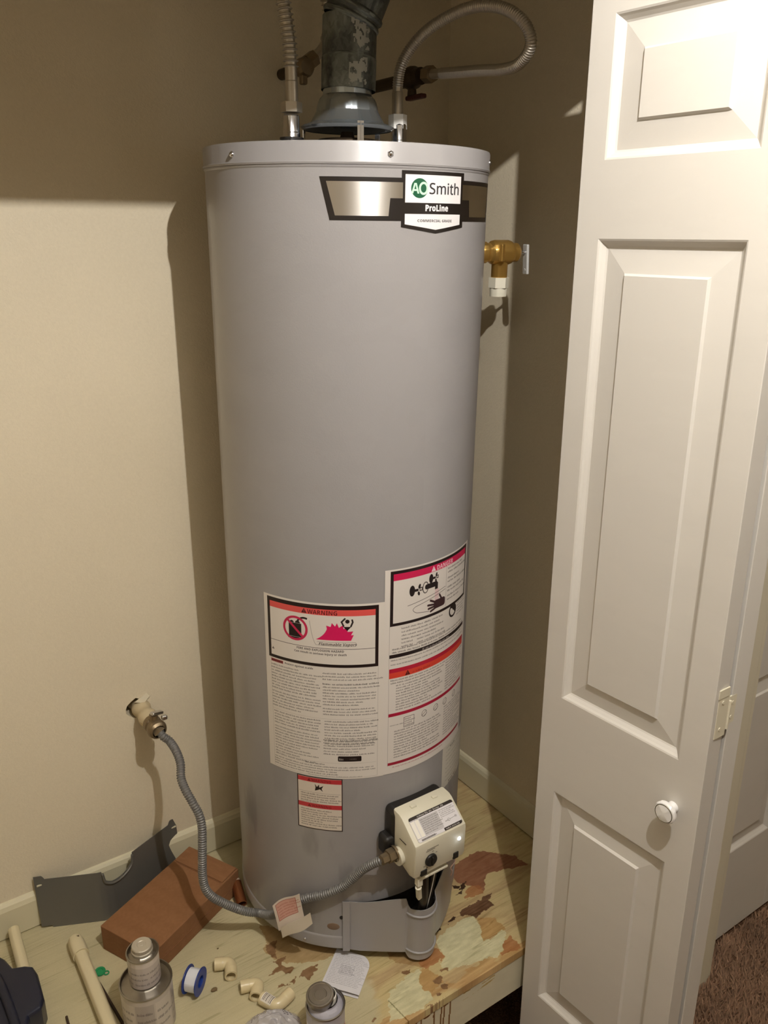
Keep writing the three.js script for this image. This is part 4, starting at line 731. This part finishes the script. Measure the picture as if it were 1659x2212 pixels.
{
  const c = thing('shutoff_valve', 'small bronze shut-off valve on the wall behind the hot water connector', 'valve', [0.806, 1.953, -1.42]);
  part('stub_pipe', along(cyl(0.0095, 0.0095, 0.084, 20), [0, 0, -0.084], [0, 0, 0]).translate(0, 0, 0.042), M.bronzeDark, c);
  part('valve_body', [along(lathe([[0, -0.016], [0.013, -0.016], [0.0165, -0.006], [0.0165, 0.006], [0.013, 0.014], [0, 0.016]], 24), [0, 0, 0], [0, 0, 1]), along(cyl(0.011, 0.011, 0.022, 16), [0.008, 0.006, 0], [0.03, 0.022, 0])], M.brassDull, c);
  part('lever_handle', rbox(0.012, 0.016, 0.012, 0.003, -0.004, -0.020, 0.004), M.brassDull, c);
}

// ------------------------------------------------------------------ gas supply
{
  const g = thing('gas_stub', 'plastered gas pipe stub with brass shut-off cock coming out of the wall', 'gas pipe', [0.433, 0.752, ZB]);
  const stub = sweep([[0, 0.002, -0.05], [0, 0.001, 0.02], [0.0, 0, 0.062]], (s) => 0.0175 + 0.002 * Math.sin(s * 160), 30, 20);
  part('stub_pipe', stub, mat(0xc0b08f, 0.85), g, 'pipe smeared with pale plaster');
  part('cock_body', [along(lathe([[0, 0], [0.0175, 0], [0.0175, 0.012], [0.0145, 0.014], [0.0145, 0.018], [0.0185, 0.021], [0.0195, 0.030], [0.0175, 0.036], [0.0130, 0.040]], 24), [0, 0, 0.058], [0.004, -0.002, 0.2]), along(lathe([[0.008, 0], [0.0085, 0.016], [0, 0.016]], 16), [0, 0.012, 0.075], [0.0, 0.1, 0.085])], M.brassDull, g, 'dull brass gas cock');
  part('cock_handle', [place(rbox(0.034, 0.007, 0.011, 0.003, 0.004, 0, 0), 0.004, 0.030, 0.078, 0.2, 0.5, -0.4), place(rbox(0.011, 0.010, 0.010, 0.003), 0.016, 0.024, 0.092)], M.chrome, g, 'small bright tee handle');
  // plaster flake at the hole
  part('plaster_flake', place(extrude([[-0.010, 0], [0.014, 0.012], [0.02, 0.004], [0.006, -0.006]], 0.003, [], 0.0006), -0.002, 0.022, 0.002, -0.3), mat(0xdacfb6, 0.9), g);
}
{
  const c = thing('gas_connector', 'grey corrugated gas connector hose hanging from the wall cock to the heater valve', 'gas hose', [0.5, PT, -1.3]);
  const O = c.position;
  const pts = [[0.436, 0.750, -1.412], [0.440, 0.741, -1.402], [0.4486, 0.732, -1.395], [0.4523, 0.7214, -1.37], [0.4507, 0.707, -1.345], [0.4425, 0.6909, -1.325], [0.4418, 0.6774, -1.305], [0.4463, 0.6599, -1.285], [0.4523, 0.6376, -1.27], [0.4529, 0.6163, -1.262], [0.4487, 0.5859, -1.255], [0.444, 0.5489, -1.25], [0.4411, 0.5145, -1.247], [0.4433, 0.489, -1.243], [0.4521, 0.4705, -1.238], [0.4675, 0.4535, -1.232], [0.4878, 0.4348, -1.226], [0.5138, 0.4132, -1.221], [0.536, 0.404, -1.213], [0.548, 0.423, -1.175], [0.566, 0.464, -1.137], [0.587, 0.494, -1.109], [0.612, 0.510, -1.083], [0.636, 0.528, -1.063], [0.652, 0.554, -1.046], [0.664, 0.579, -1.031], [0.676, 0.599, -1.014], [0.690, 0.613, -0.999], [0.706, 0.6178, -0.996]].map((q) => [q[0] - O.x, q[1] - O.y, q[2] - O.z]);
  part('hose', sweep(pts, (s) => 0.0078 + 0.00075 * Math.sin(s / 0.0046 * Math.PI * 2), 1800, 14), M.gasFlex, c);
  part('flare_nut', [along(hex(0.0135, 0.018), [0.435 - O.x, 0.751 - O.y, -1.417 - O.z], [0.446 - O.x, 0.730 - O.y, -1.395 - O.z])], M.brassDull, c, 'dull brass flare nut at the wall');
  const e = [0.708 - O.x, 0.6178 - O.y, -0.996 - O.z];
  part('flare_nut', [along(hex(0.0128, 0.014), [e[0] - 0.006, e[1], e[2]], [e[0] + 0.1, e[1], e[2]]), along(hex(0.0095, 0.016), [e[0] - 0.018, e[1] - 0.001, e[2]], [e[0] + 0.1, e[1], e[2]]), along(lathe([[0.0145, -0.001], [0.0145, 0.004], [0.011, 0.005], [0.011, -0.001]], 24), [e[0] + 0.001, e[1], e[2]], [e[0] + 0.1, e[1], e[2]])], M.brassDull, c, 'dull brass flare nut at the valve');
  // folded paper tag
  const tagTex = canvasTex(256, 256, (k) => { k.fillStyle = '#e2d5ca'; k.fillRect(0, 0, 256, 256); k.fillStyle = '#d8a79a'; k.fillRect(26, 20, 190, 150); k.strokeStyle = '#a8584e'; k.lineWidth = 4; k.strokeRect(26, 20, 190, 150); rows(k, 40, 56, 160, 5, 24, 16, '#b4695f', 0.2, 91); });
  const T = (u, v) => { const x = lerp(0.545, 0.580, u), z = lerp(-1.166, -1.106, u), y = lerp(0.4365, 0.502, u); return [x - O.x - 0.004 - 0.006 * (v - 0.5), y - O.y + (v - 0.42) * 0.056 + 0.003 * Math.sin(u * 6), z - O.z + 0.014 + 0.010 * (1 - v) + 0.002 * Math.sin(u * 5 + v * 3)]; };
  part('paper_tag', sheet((u, v) => T(u * 0.86, v), 16, 12, 0.0007), M.label(tagTex, { roughness: 0.7 }), c, 'pink and white printed paper tag');
  part('tag_flap', sheet((u, v) => { const q = T(0.06 + u * 0.98, -0.28 + v * 0.42); return [q[0] - 0.001, q[1], q[2] + 0.004]; }, 12, 6, 0.0007), mat(0xd9cfc0, 0.7), c, 'white folded flap of the tag');
}

// ------------------------------------------------------------------ things lying on the platform
{ // cardboard box
  const b = thing('cardboard_box', 'small brown taped cardboard box lying behind the stacked cans', 'box', [0.2690, PT, -1.3625], 25.97 * DEG);
  const Lx = 0.2536, Wz = 0.137, H = 0.058;
  part('carton', worldUV(rbox(Lx, H, Wz, 0.0022, Lx / 2, H / 2, Wz / 2, 2)), M.card, b);
  part('flap_seam', [rbox(Lx * 0.99, 0.0012, 0.0016, 0.0005, Lx / 2, H * 0.44, Wz + 0.0002), rbox(0.0016, 0.0012, Wz * 0.9, 0.0005, Lx * 0.80, H + 0.0001, Wz / 2)], mat(0x7b5030, 0.9), b);
  part('end_flap', place(rbox(0.046, 0.003, Wz * 0.96, 0.001, 0.022, 0, 0), Lx * 0.81, H + 0.001, Wz / 2, 0, 0, 0.03), M.card, b);
}
{ // bent sheet-metal plate leaning on the baseboard
  const pl = thing('metal_plate', 'bent grey sheet metal plate with a half-round notch leaning by the baseboard', 'metal plate', [0.182, PT, -1.47]);
  const path = [[0.0, -0.012], [0.02, -0.004], [0.11, 0.038], [0.122, 0.041], [0.136, 0.040], [0.21, 0.010], [0.280, -0.018], [0.300, -0.024]];
  const cum = [0]; for (let i = 1; i < path.length; i++) cum.push(cum[i - 1] + Math.hypot(path[i][0] - path[i - 1][0], path[i][1] - path[i - 1][1]));
  const LL = cum[cum.length - 1];
  const at = (s) => { let i = 0; while (i < cum.length - 2 && s > cum[i + 1]) i++; const t = (s - cum[i]) / (cum[i + 1] - cum[i]); return [lerp(path[i][0], path[i + 1][0], t), lerp(path[i][1], path[i + 1][1], t)]; };
  const H = 0.112, mid = LL * 0.515;
  const topY = (s) => { const e = Math.min(s, LL - s); let y = H; if (e < 0.020) y = H + 0.008 * smooth(0.022, 0.014, e); const d = Math.abs(s - mid); if (d < 0.036) y = H - 0.010 - Math.sqrt(Math.max(0, 0.036 * 0.036 - d * d)) * 0.62; return y; };
  const botY = (s) => (Math.min(s, LL - s) < 0.022 ? 0.0045 : 0);
  const sh = sheet((u, v) => { const s = u * LL, [x, z] = at(s), y = lerp(botY(s), topY(s), v); return [x, y, z - y * 0.10]; }, 160, 10, 0.0012);
  const p0 = part('plate_sheet', sh, M.plate, pl);
  const lip = []; for (let i = 0; i <= 20; i++) { const s = mid + lerp(-0.036, 0.036, i / 20), [x, z] = at(s), y = topY(s); lip.push([x, y - 0.003, z - y * 0.1 + 0.003]); }
  part('notch_lip', sweep(lip, 0.0026, 60, 8), M.plate, p0);
  const bend = []; for (let i = 0; i <= 4; i++) { const y = lerp(0.002, topY(mid - 0.03) - 0.03, i / 4), [x, z] = at(mid - 0.012); bend.push([x, y, z - y * 0.1 + 0.0006]); }
  part('fold_line', sweep(bend, 0.0012, 12, 6), M.plate, p0);
  for (const s of [0.010, LL - 0.008]) { const [x, z] = at(s); part('slot', rbox(0.012, 0.0035, 0.0028, 0.001, x, H - 0.012, z - (H - 0.012) * 0.1), mat(0xcfc7ab, 0.8), p0, 'narrow slot'); }
}
function can(name, label, pos, r, h, tex, capFn) {
  const c = thing(name, label, 'can', pos);
  const body = lathe([[0, 0], [r - 0.002, 0], [r, 0.002], [r, h - 0.003]], 56); part('can_body', body, M.label(tex, { roughness: 0.34, metalness: 0.15 }), c);
  const rim = part('can_rim', lathe([[r, h - 0.003], [r + 0.0012, h - 0.002], [r + 0.0012, h], [r - 0.001, h + 0.0006], [r - 0.0022, h - 0.001], [r - 0.003, h - 0.0045]], 56), M.tin, c);
  part('can_top', lathe([[r - 0.003, h - 0.0045], [r * 0.8, h - 0.004], [r * 0.62, h - 0.001], [r * 0.58, h], [0, h]], 56), M.tin, c);
  capFn(c, r, h);
  return c;
}
const canTex1 = canvasTex(1024, 512, (g) => { g.fillStyle = '#b9b0a8'; g.fillRect(0, 0, 1024, 512); for (let i = 0; i < 8; i++) { g.fillStyle = i % 2 ? '#a79d96' : '#c4bbb2'; g.fillRect(i * 128, 20, 118, 430); rows(g, i * 128 + 10, 60, 96, 13, 30, 14, '#5a5250', 0.3, 120 + i); } g.fillStyle = '#d6cdc2'; g.fillRect(0, 440, 1024, 20); g.fillStyle = '#241f1e'; g.fillRect(560, 40, 18, 210); g.fillRect(556, 270, 26, 120); g.fillStyle = '#cfc6bd'; g.fillRect(590, 0, 14, 512); });
const canTex2 = canvasTex(1024, 512, (g) => { g.fillStyle = '#bdb3ad'; g.fillRect(0, 0, 1024, 512); for (let i = 0; i < 6; i++) rows(g, i * 172 + 12, 80, 140, 11, 34, 17, '#655c5a', 0.3, 140 + i); g.fillStyle = '#cfc5bd'; g.fillRect(0, 0, 1024, 34); g.fillRect(0, 450, 1024, 30); g.fillStyle = '#8f5a55'; g.fillRect(0, 486, 1024, 14); });
const canTex3 = canvasTex(1024, 512, (g) => { g.fillStyle = '#b7b4bd'; g.fillRect(0, 0, 1024, 512); g.fillStyle = '#b2202e'; g.fillRect(0, 90, 620, 300); g.fillStyle = '#d9d5d8'; g.fillRect(620, 60, 404, 400); for (let i = 0; i < 3; i++) rows(g, 640 + i * 128, 110, 108, 12, 28, 15, '#5a5660', 0.3, 160 + i); g.fillStyle = '#3a58a0'; g.fillRect(0, 420, 1024, 30); });
can('cement_can', 'larger tin of pipe cement carrying a smaller tin on its lid', [0.291, PT, -1.156], 0.0445, 0.098, canTex1, () => {});
can('primer_can', 'smaller tin with a domed cap standing on top of the larger tin', [0.2915, PT + 0.098, -1.1585], 0.0268, 0.062, canTex2, (c, r, h) => {
  part('screw_cap', lathe([[0.017, h - 0.002], [0.0185, h], [0.0185, h + 0.004], [0.0172, h + 0.0055], [0.0172, h + 0.012], [0.0158, h + 0.0136], [0.008, h + 0.0138], [0.007, h + 0.0130], [0.0035, h + 0.0130], [0.003, h + 0.0136], [0, h + 0.0136]], 40), mat(0xbfb6a4, 0.42, 0.4), c, 'pale metal screw cap');
});
can('solvent_can', 'short tin with red label and loose grey metal cap beside the folded leaflet', [0.537, PT, -0.956], 0.0335, 0.072, canTex3, (c, r, h) => {
  part('shoulder', lathe([[r - 0.003, h - 0.003], [0.027, h + 0.003], [0.022, h + 0.007], [0.0215, h + 0.010]], 48), mat(0xb9b7c2, 0.4, 0.2), c);
  part('spout', place(lathe([[0.016, 0], [0.016, 0.012], [0.0145, 0.013], [0.0145, 0]], 32), 0.004, h + 0.006, 0), M.white, c, 'white spout ring');
  part('loose_cap', place(lathe([[0.0235, 0], [0.0242, 0.002], [0.0242, 0.010], [0.0228, 0.0125], [0.020, 0.0128], [0.019, 0.0118], [0.012, 0.0118], [0.011, 0.0126], [0.0095, 0.0126], [0.009, 0.0118], [0, 0.0118]], 56), -0.008, h + 0.013, -0.003, 0.10, 0, 0.10), M.tin, c, 'grey metal cap with raised rings');
});
{ // thread seal tape
  const s = thing('tape_spool', 'blue plastic spool of white thread seal tape standing on its rims', 'tape spool', [0.381, PT + 0.0255, -1.170], 0);
  s.rotation.set(0, -48 * DEG, 0);
  const ax = (g) => place(g, 0, 0, 0, 0, 0, Math.PI / 2);
  for (const sx of [-1, 1]) {
    const ring = ax(lathe([[0.011, -0.001], [0.0250, -0.001], [0.0255, 0], [0.0250, 0.001], [0.011, 0.001], [0.0105, 0], [0.011, -0.001]], 48));
    part('spool_flange', ring.translate(sx * 0.0125, 0, 0), M.blueSpool, s);
  }
  part('spool_core', ax(lathe([[0.0105, -0.0125], [0.0118, -0.0125], [0.0118, 0.0125], [0.0105, 0.0125], [0.0105, -0.0125]], 32)), M.blueSpool, s);
  part('white_tape', ax(lathe([[0.0118, -0.0105], [0.0205, -0.0105], [0.0208, 0], [0.0205, 0.0105], [0.0118, 0.0105]], 48)), M.tape, s, 'wound white tape');
}
// CPVC elbows
function elbow(label, corner, e1, e2, extra) {
  const t = thing('pipe_elbow', label, 'pipe fitting', corner, 0, extra ? null : null);
  const a = new THREE.Vector3(e1[0] - corner[0], e1[1] - corner[1], e1[2] - corner[2]), b = new THREE.Vector3(e2[0] - corner[0], e2[1] - corner[1], e2[2] - corner[2]);
  const k = 0.36, path = new THREE.CurvePath();
  path.add(new THREE.LineCurve3(a, a.clone().multiplyScalar(k))); path.add(new THREE.QuadraticBezierCurve3(a.clone().multiplyScalar(k), new THREE.Vector3(), b.clone().multiplyScalar(k))); path.add(new THREE.LineCurve3(b.clone().multiplyScalar(k), b));
  const pts = []; for (let i = 0; i <= 24; i++) { const q = path.getPoint(i / 24); pts.push([q.x, q.y, q.z]); }
  const cr = new THREE.CatmullRomCurve3(pts.map((q) => new THREE.Vector3(...q)), false, 'centripetal');
  const outer = sweep(cr, (s, Ln) => (s < 0.016 || s > Ln - 0.016 ? 0.0118 : 0.0113), 60, 24, false), inner = sweep(cr, (s, Ln) => (s < 0.013 || s > Ln - 0.013 ? 0.0088 : 0.0072), 60, 24, false);
  { const ix = inner.index.array; for (let i = 0; i < ix.length; i += 3) { const q = ix[i]; ix[i] = ix[i + 1]; ix[i + 1] = q; } inner.computeVertexNormals(); }
  const rimG = (p, d) => along(lathe([[0.0088, 0], [0.0118, 0.0]], 24, 0), [p.x, p.y, p.z], [p.x + d.x, p.y + d.y, p.z + d.z]);
  part('elbow_body', merge([outer, inner, rimG(a, a), rimG(b, b)]), M.pvc, t);
  if (extra) extra(t, a, b);
  return t;
}
const EY = PT + 0.0119;
elbow('cream plastic pipe elbow lying next to the tape spool', [0.458, EY, -1.1800], [0.4315, EY, -1.1935], [0.4455, EY, -1.1510]);
elbow('glossy cream plastic pipe elbow propped against the barcoded elbow', [0.482, EY, -1.108], [0.4505, EY, -1.1195], [0.4635, EY, -1.0840]);
elbow('cream plastic pipe elbow with a printed barcode label', [0.487, EY, -1.0445], [0.4730, EY, -1.0765], [0.5210, EY, -1.0560], (t, a, b) => {
  const bars = canvasTex(256, 128, (g) => { g.fillStyle = '#e6dfd2'; g.fillRect(0, 0, 256, 128); g.fillStyle = '#3a3532'; let x = 16; for (let i = 0; x < 235; i++) { const w = 4 + Math.floor(hash(i, 3, 7) * 12); if (i % 2 === 0) g.fillRect(x, 18, w, 92); x += w + 3; } });
  const d = a.clone().normalize(), up = new THREE.Vector3(0, 1, 0), sd = new THREE.Vector3().crossVectors(d, up).normalize();
  const g = grid((u, v) => { const ang = lerp(-1.0, 0.75, v), c = d.clone().multiplyScalar(lerp(0.008, 0.031, u)).addScaledVector(up, Math.cos(ang) * 0.0121).addScaledVector(sd, Math.sin(ang) * 0.0121); return [c.x, c.y, c.z]; }, 4, 12);
  part('barcode_label', g, mat(0xffffff, 0.5, 0, { map: bars, side: THREE.DoubleSide }), t, 'white barcode label');
});
{ // folded leaflet
  const tx = canvasTex(512, 640, (g) => { g.fillStyle = '#dcd9dc'; g.fillRect(0, 0, 512, 640); rows(g, 30, 60, 440, 20, 26, 17, '#8d8a90', 0.4, 180); g.strokeStyle = '#8d8a90'; g.lineWidth = 3; g.strokeRect(150, 210, 180, 170); rows(g, 160, 250, 160, 5, 28, 20, '#6d6a72', 0.3, 181); });
  const l = thing('leaflet', 'folded white printed leaflet with a rounded corner under the burner cover', 'paper', [0.634, PT, -1.043]);
  const q = [[0.576, -1.043], [0.624, -0.984], [0.691, -1.040], [0.647, -1.100]].map(([x, z]) => [x - 0.634, z + 1.043]);
  const bil = (u, v) => [lerp(lerp(q[0][0], q[1][0], u), lerp(q[3][0], q[2][0], u), v), lerp(lerp(q[0][1], q[1][1], u), lerp(q[3][1], q[2][1], u), v)];
  const rc = (u, v) => { const r = 0.28; if (u > 1 - r && v > 1 - r) { const du = (u - 1 + r) / r, dv = (v - 1 + r) / r, m = Math.max(du, dv), n = Math.hypot(du, dv); if (n > 0) return [1 - r + du / n * m * r, 1 - r + dv / n * m * r]; } return [u, v]; };
  part('upper_leaf', sheet((u, v) => { const [a, b] = rc(u, v), [x, z] = bil(a, b); return [x, 0.0035 + 0.0018 * Math.sin(a * 3) + 0.0035 * Math.pow(1 - v, 2), z]; }, 24, 20, 0.0004), M.label(tx, { roughness: 0.75, side: THREE.DoubleSide }), l);
  part('lower_leaf', sheet((u, v) => { const [a, b] = rc(u, v), [x, z] = bil(a * 0.98, b - 0.03 + 0.03 * v); return [x, 0.0016 + 0.0005 * Math.sin(a * 4), z]; }, 12, 12, 0.0004), mat(0xd6d3d6, 0.75), l);
}
// pipes on the left
function plainPipe(name, label, a, b, r, fitting) {
  const t = thing(name, label, 'pipe', a);
  const B = [b[0] - a[0], b[1] - a[1], b[2] - a[2]], len = Math.hypot(...B);
  part('pipe_tube', along(lathe([[r * 0.8, 0], [r, 0], [r, len], [r * 0.8, len], [r * 0.8, 0]], 32), [0, 0, 0], B), M.pvcPipe, t);
  if (fitting) {
    const f = part('coupling', along(lathe([[r * 1.0, 0.040], [r * 1.24, 0.041], [r * 1.24, 0.012], [r * 1.2, 0.004], [r * 1.02, -0.006], [r * 0.8, -0.008], [0, -0.008]], 32), [0, 0, 0], B), M.pvcPipe, t, 'cream end fitting');
    part('scuff', place(rbox(0.008, 0.001, 0.004, 0.0004), 0.003, r * 1.12, 0.004), mat(0x6a5a42, 0.8), f);
  }
  return t;
}
plainPipe('plastic_pipe', 'long cream plastic pipe with an end fitting lying beside the cardboard box', [0.2265, PT + 0.0158, -1.395], [0.2235, PT + 0.0158, -1.02], 0.0125, true);
plainPipe('plastic_pipe', 'cream plastic pipe resting against the baseboard behind the navy case', [0.131, PT + 0.030, -1.478], [0.126, PT + 0.020, -1.361], 0.0108, false);
single('dark_rod', along(cyl(0.0026, 0.0026, 0.27, 10), [0.2385, PT + 0.0028, -1.285], [0.262, PT + 0.0028, -1.02]).translate(0.0118, 0, 0.134), mat(0x3b2a1c, 0.6), 'thin dark rod lying along the right side of the long pipe', 'rod');
single('dark_rod', along(cyl(0.0022, 0.0022, 0.14, 10), [0.169, PT + 0.0024, -1.248], [0.160, PT + 0.0024, -1.10]).translate(-0.0042, 0, 0.07), mat(0x3b2a1c, 0.6), 'thin dark stick between the navy case and the long pipe', 'rod');
{ // green scrap
  const g = thing('green_cap', 'small green plastic cap on the platform beside the long pipe', 'cap', [0.2475, PT, -1.3105]);
  part('cap_disc', lathe([[0, 0], [0.0095, 0], [0.0105, 0.002], [0.010, 0.004], [0.006, 0.0045], [0.005, 0.003], [0, 0.003]], 28), M.green, g);
  part('pull_tab', place(new THREE.TorusGeometry(0.0042, 0.0013, 8, 20), 0.0095, 0.0016, 0.009, Math.PI / 2), M.green, g);
}
{ // navy case
  const n = thing('tool_case', 'dark navy blue moulded plastic case at the end of the platform', 'case', [0.085, PT, -1.30]);
  const outline = [[-0.13, -0.115], [-0.02, -0.118], [-0.002, -0.108], [0.010, -0.085], [0.018, -0.055], [0.040, -0.046], [0.049, -0.038], [0.052, -0.020], [0.049, 0.040], [0.042, 0.052], [0.02, 0.058], [0.015, 0.075], [-0.02, 0.18], [-0.13, 0.18]];
  const s = new THREE.Shape(outline.map(([x, z]) => new THREE.Vector2(x, -z)));
  const ex = new THREE.ExtrudeGeometry(s, { depth: 0.040, bevelEnabled: true, bevelSize: 0.006, bevelThickness: 0.008, bevelSegments: 4, curveSegments: 8 }); ex.rotateX(-Math.PI / 2); ex.translate(0, 0.008, 0);
  part('case_shell', toCreasedNormals(ex, 0.7), M.navy, n);
  part('handle_ridge', sweep([[-0.012, 0.058, -0.09], [-0.004, 0.061, -0.03], [0.0, 0.061, 0.03], [0.002, 0.058, 0.10]], 0.008, 40, 12), M.navy, n);
}
{ // crumpled bag with a fitting inside
  const b = thing('plastic_bag', 'crumpled clear plastic bag with dark print holding a pipe fitting', 'bag', [0.462, PT, -1.020]);
  const ridge = (x, y, q) => 1 - 2 * Math.abs(fbm(x, y, q, 3) - 0.5);
  const g = grid((u, v) => {   // polar sheet: centre lifted by the content, edge resting on the board
    const t = u * Math.PI * 2, r = v, X = Math.cos(t) * r, Z = Math.sin(t) * r;
    const edge = 1 + 0.22 * (fbm(Math.cos(t) * 1.6 + 5, Math.sin(t) * 1.6 + 5, 191, 3) - 0.5) * 2;
    const hgt = (1 - r * r) * (0.010 + 0.020 * ridge(X * 1.7 + 3, Z * 1.7 + 8, 195) + 0.005 * ridge(X * 4 + 1, Z * 4 + 2, 199)) + 0.0012;
    return [X * 0.052 * edge, hgt, -Z * 0.034 * edge];
  }, 120, 40);
  g.rotateY(-0.55);
  const bt = canvasTex(512, 256, (c) => { c.fillStyle = '#e9e6ea'; c.fillRect(0, 0, 512, 256); c.strokeStyle = '#2c282c'; c.lineWidth = 9; for (let i = 0; i < 7; i++) { c.beginPath(); c.moveTo(300 + i * 16, 70 + (i % 3) * 14); c.lineTo(318 + i * 16, 110 + (i % 2) * 20); c.stroke(); } rows(c, 40, 80, 190, 3, 30, 20, '#6a666c', 0.3, 193); });
  part('bag_film', g, mat(0xffffff, 0.14, 0, { side: THREE.DoubleSide, map: bt, transmission: 0.5, thickness: 0, ior: 1.4, clearcoat: 0.6, clearcoatRoughness: 0.1 }), b);
  part('fitting_inside', place(lathe([[0.006, 0], [0.0095, 0], [0.0095, 0.022], [0.006, 0.022], [0.006, 0]], 24), 0.002, 0.0098, -0.002, 1.5, 0.4, 0), M.brassDull, b);
}
{ // copper drain fitting behind the box, and small debris
  const c = thing('copper_pipe_end', 'short copper pipe end leaning between the box and the heater', 'pipe', [0.5455, PT, -1.352]);
  part('pipe_tube', along(lathe([[0.0095, 0], [0.011, 0], [0.011, 0.052], [0.0095, 0.052], [0.0095, 0]], 24), [-0.006, 0.011, 0.050], [0.004, 0.026, 0]), M.copper, c);
  part('pipe_rim', along(lathe([[0.0093, 0.0505], [0.0118, 0.0505], [0.0118, 0.0545], [0.0093, 0.0545]], 24), [-0.006, 0.011, 0.050], [0.004, 0.026, 0]), mat(0xc9b49c, 0.5), c);
}
{
  const g = new THREE.IcosahedronGeometry(0.0045, 1); g.scale(1.2, 0.5, 0.8); g.translate(0, 0.002, 0);
  for (const [x, z, s, what] of [[0.4105, -1.1505, 1.2, 'beside the cream elbows'], [0.395, -1.205, 0.35, 'between the spool and the hose'], [0.455, -1.235, 0.4, 'in front of the gas hose']]) {
    const m = single('paint_chip', g, mat(0x6a5638, 0.8), `tiny brown paint chip on the platform ${what}`, 'debris', 'loose paint chips'); m.position.set(x, PT, z); m.scale.setScalar(s);
  }
}

// ------------------------------------------------------------------ hall ceiling lamp (above and behind the frame)
{
  const l = thing('ceiling_lamp', 'bare bulb ceiling lamp in the hall in front of the closet', 'lamp', [LAMP.x, 2.44, LAMP.z]);
  part('canopy', lathe([[0, 0], [0.055, 0], [0.055, -0.012], [0.03, -0.030], [0.022, -0.034]].reverse(), 40), M.white, l);
  part('socket', lathe([[0.02, -0.03], [0.021, -0.06], [0.016, -0.066]].reverse(), 32), M.white, l);
  part('bulb', lathe([[0.0, -0.134], [0.016, -0.130], [0.027, -0.118], [0.0295, -0.105], [0.027, -0.090], [0.018, -0.074], [0.0135, -0.062]], 40), mat(0xffffff, 0.4, 0, { emissive: new THREE.Color(1, 0.9, 0.75), emissiveIntensity: 6 }), l, 'glowing bulb');
}

scene.traverse((o) => { if (o.isMesh) { o.castShadow = true; o.receiveShadow = true; } });
renderer.render(scene, camera);
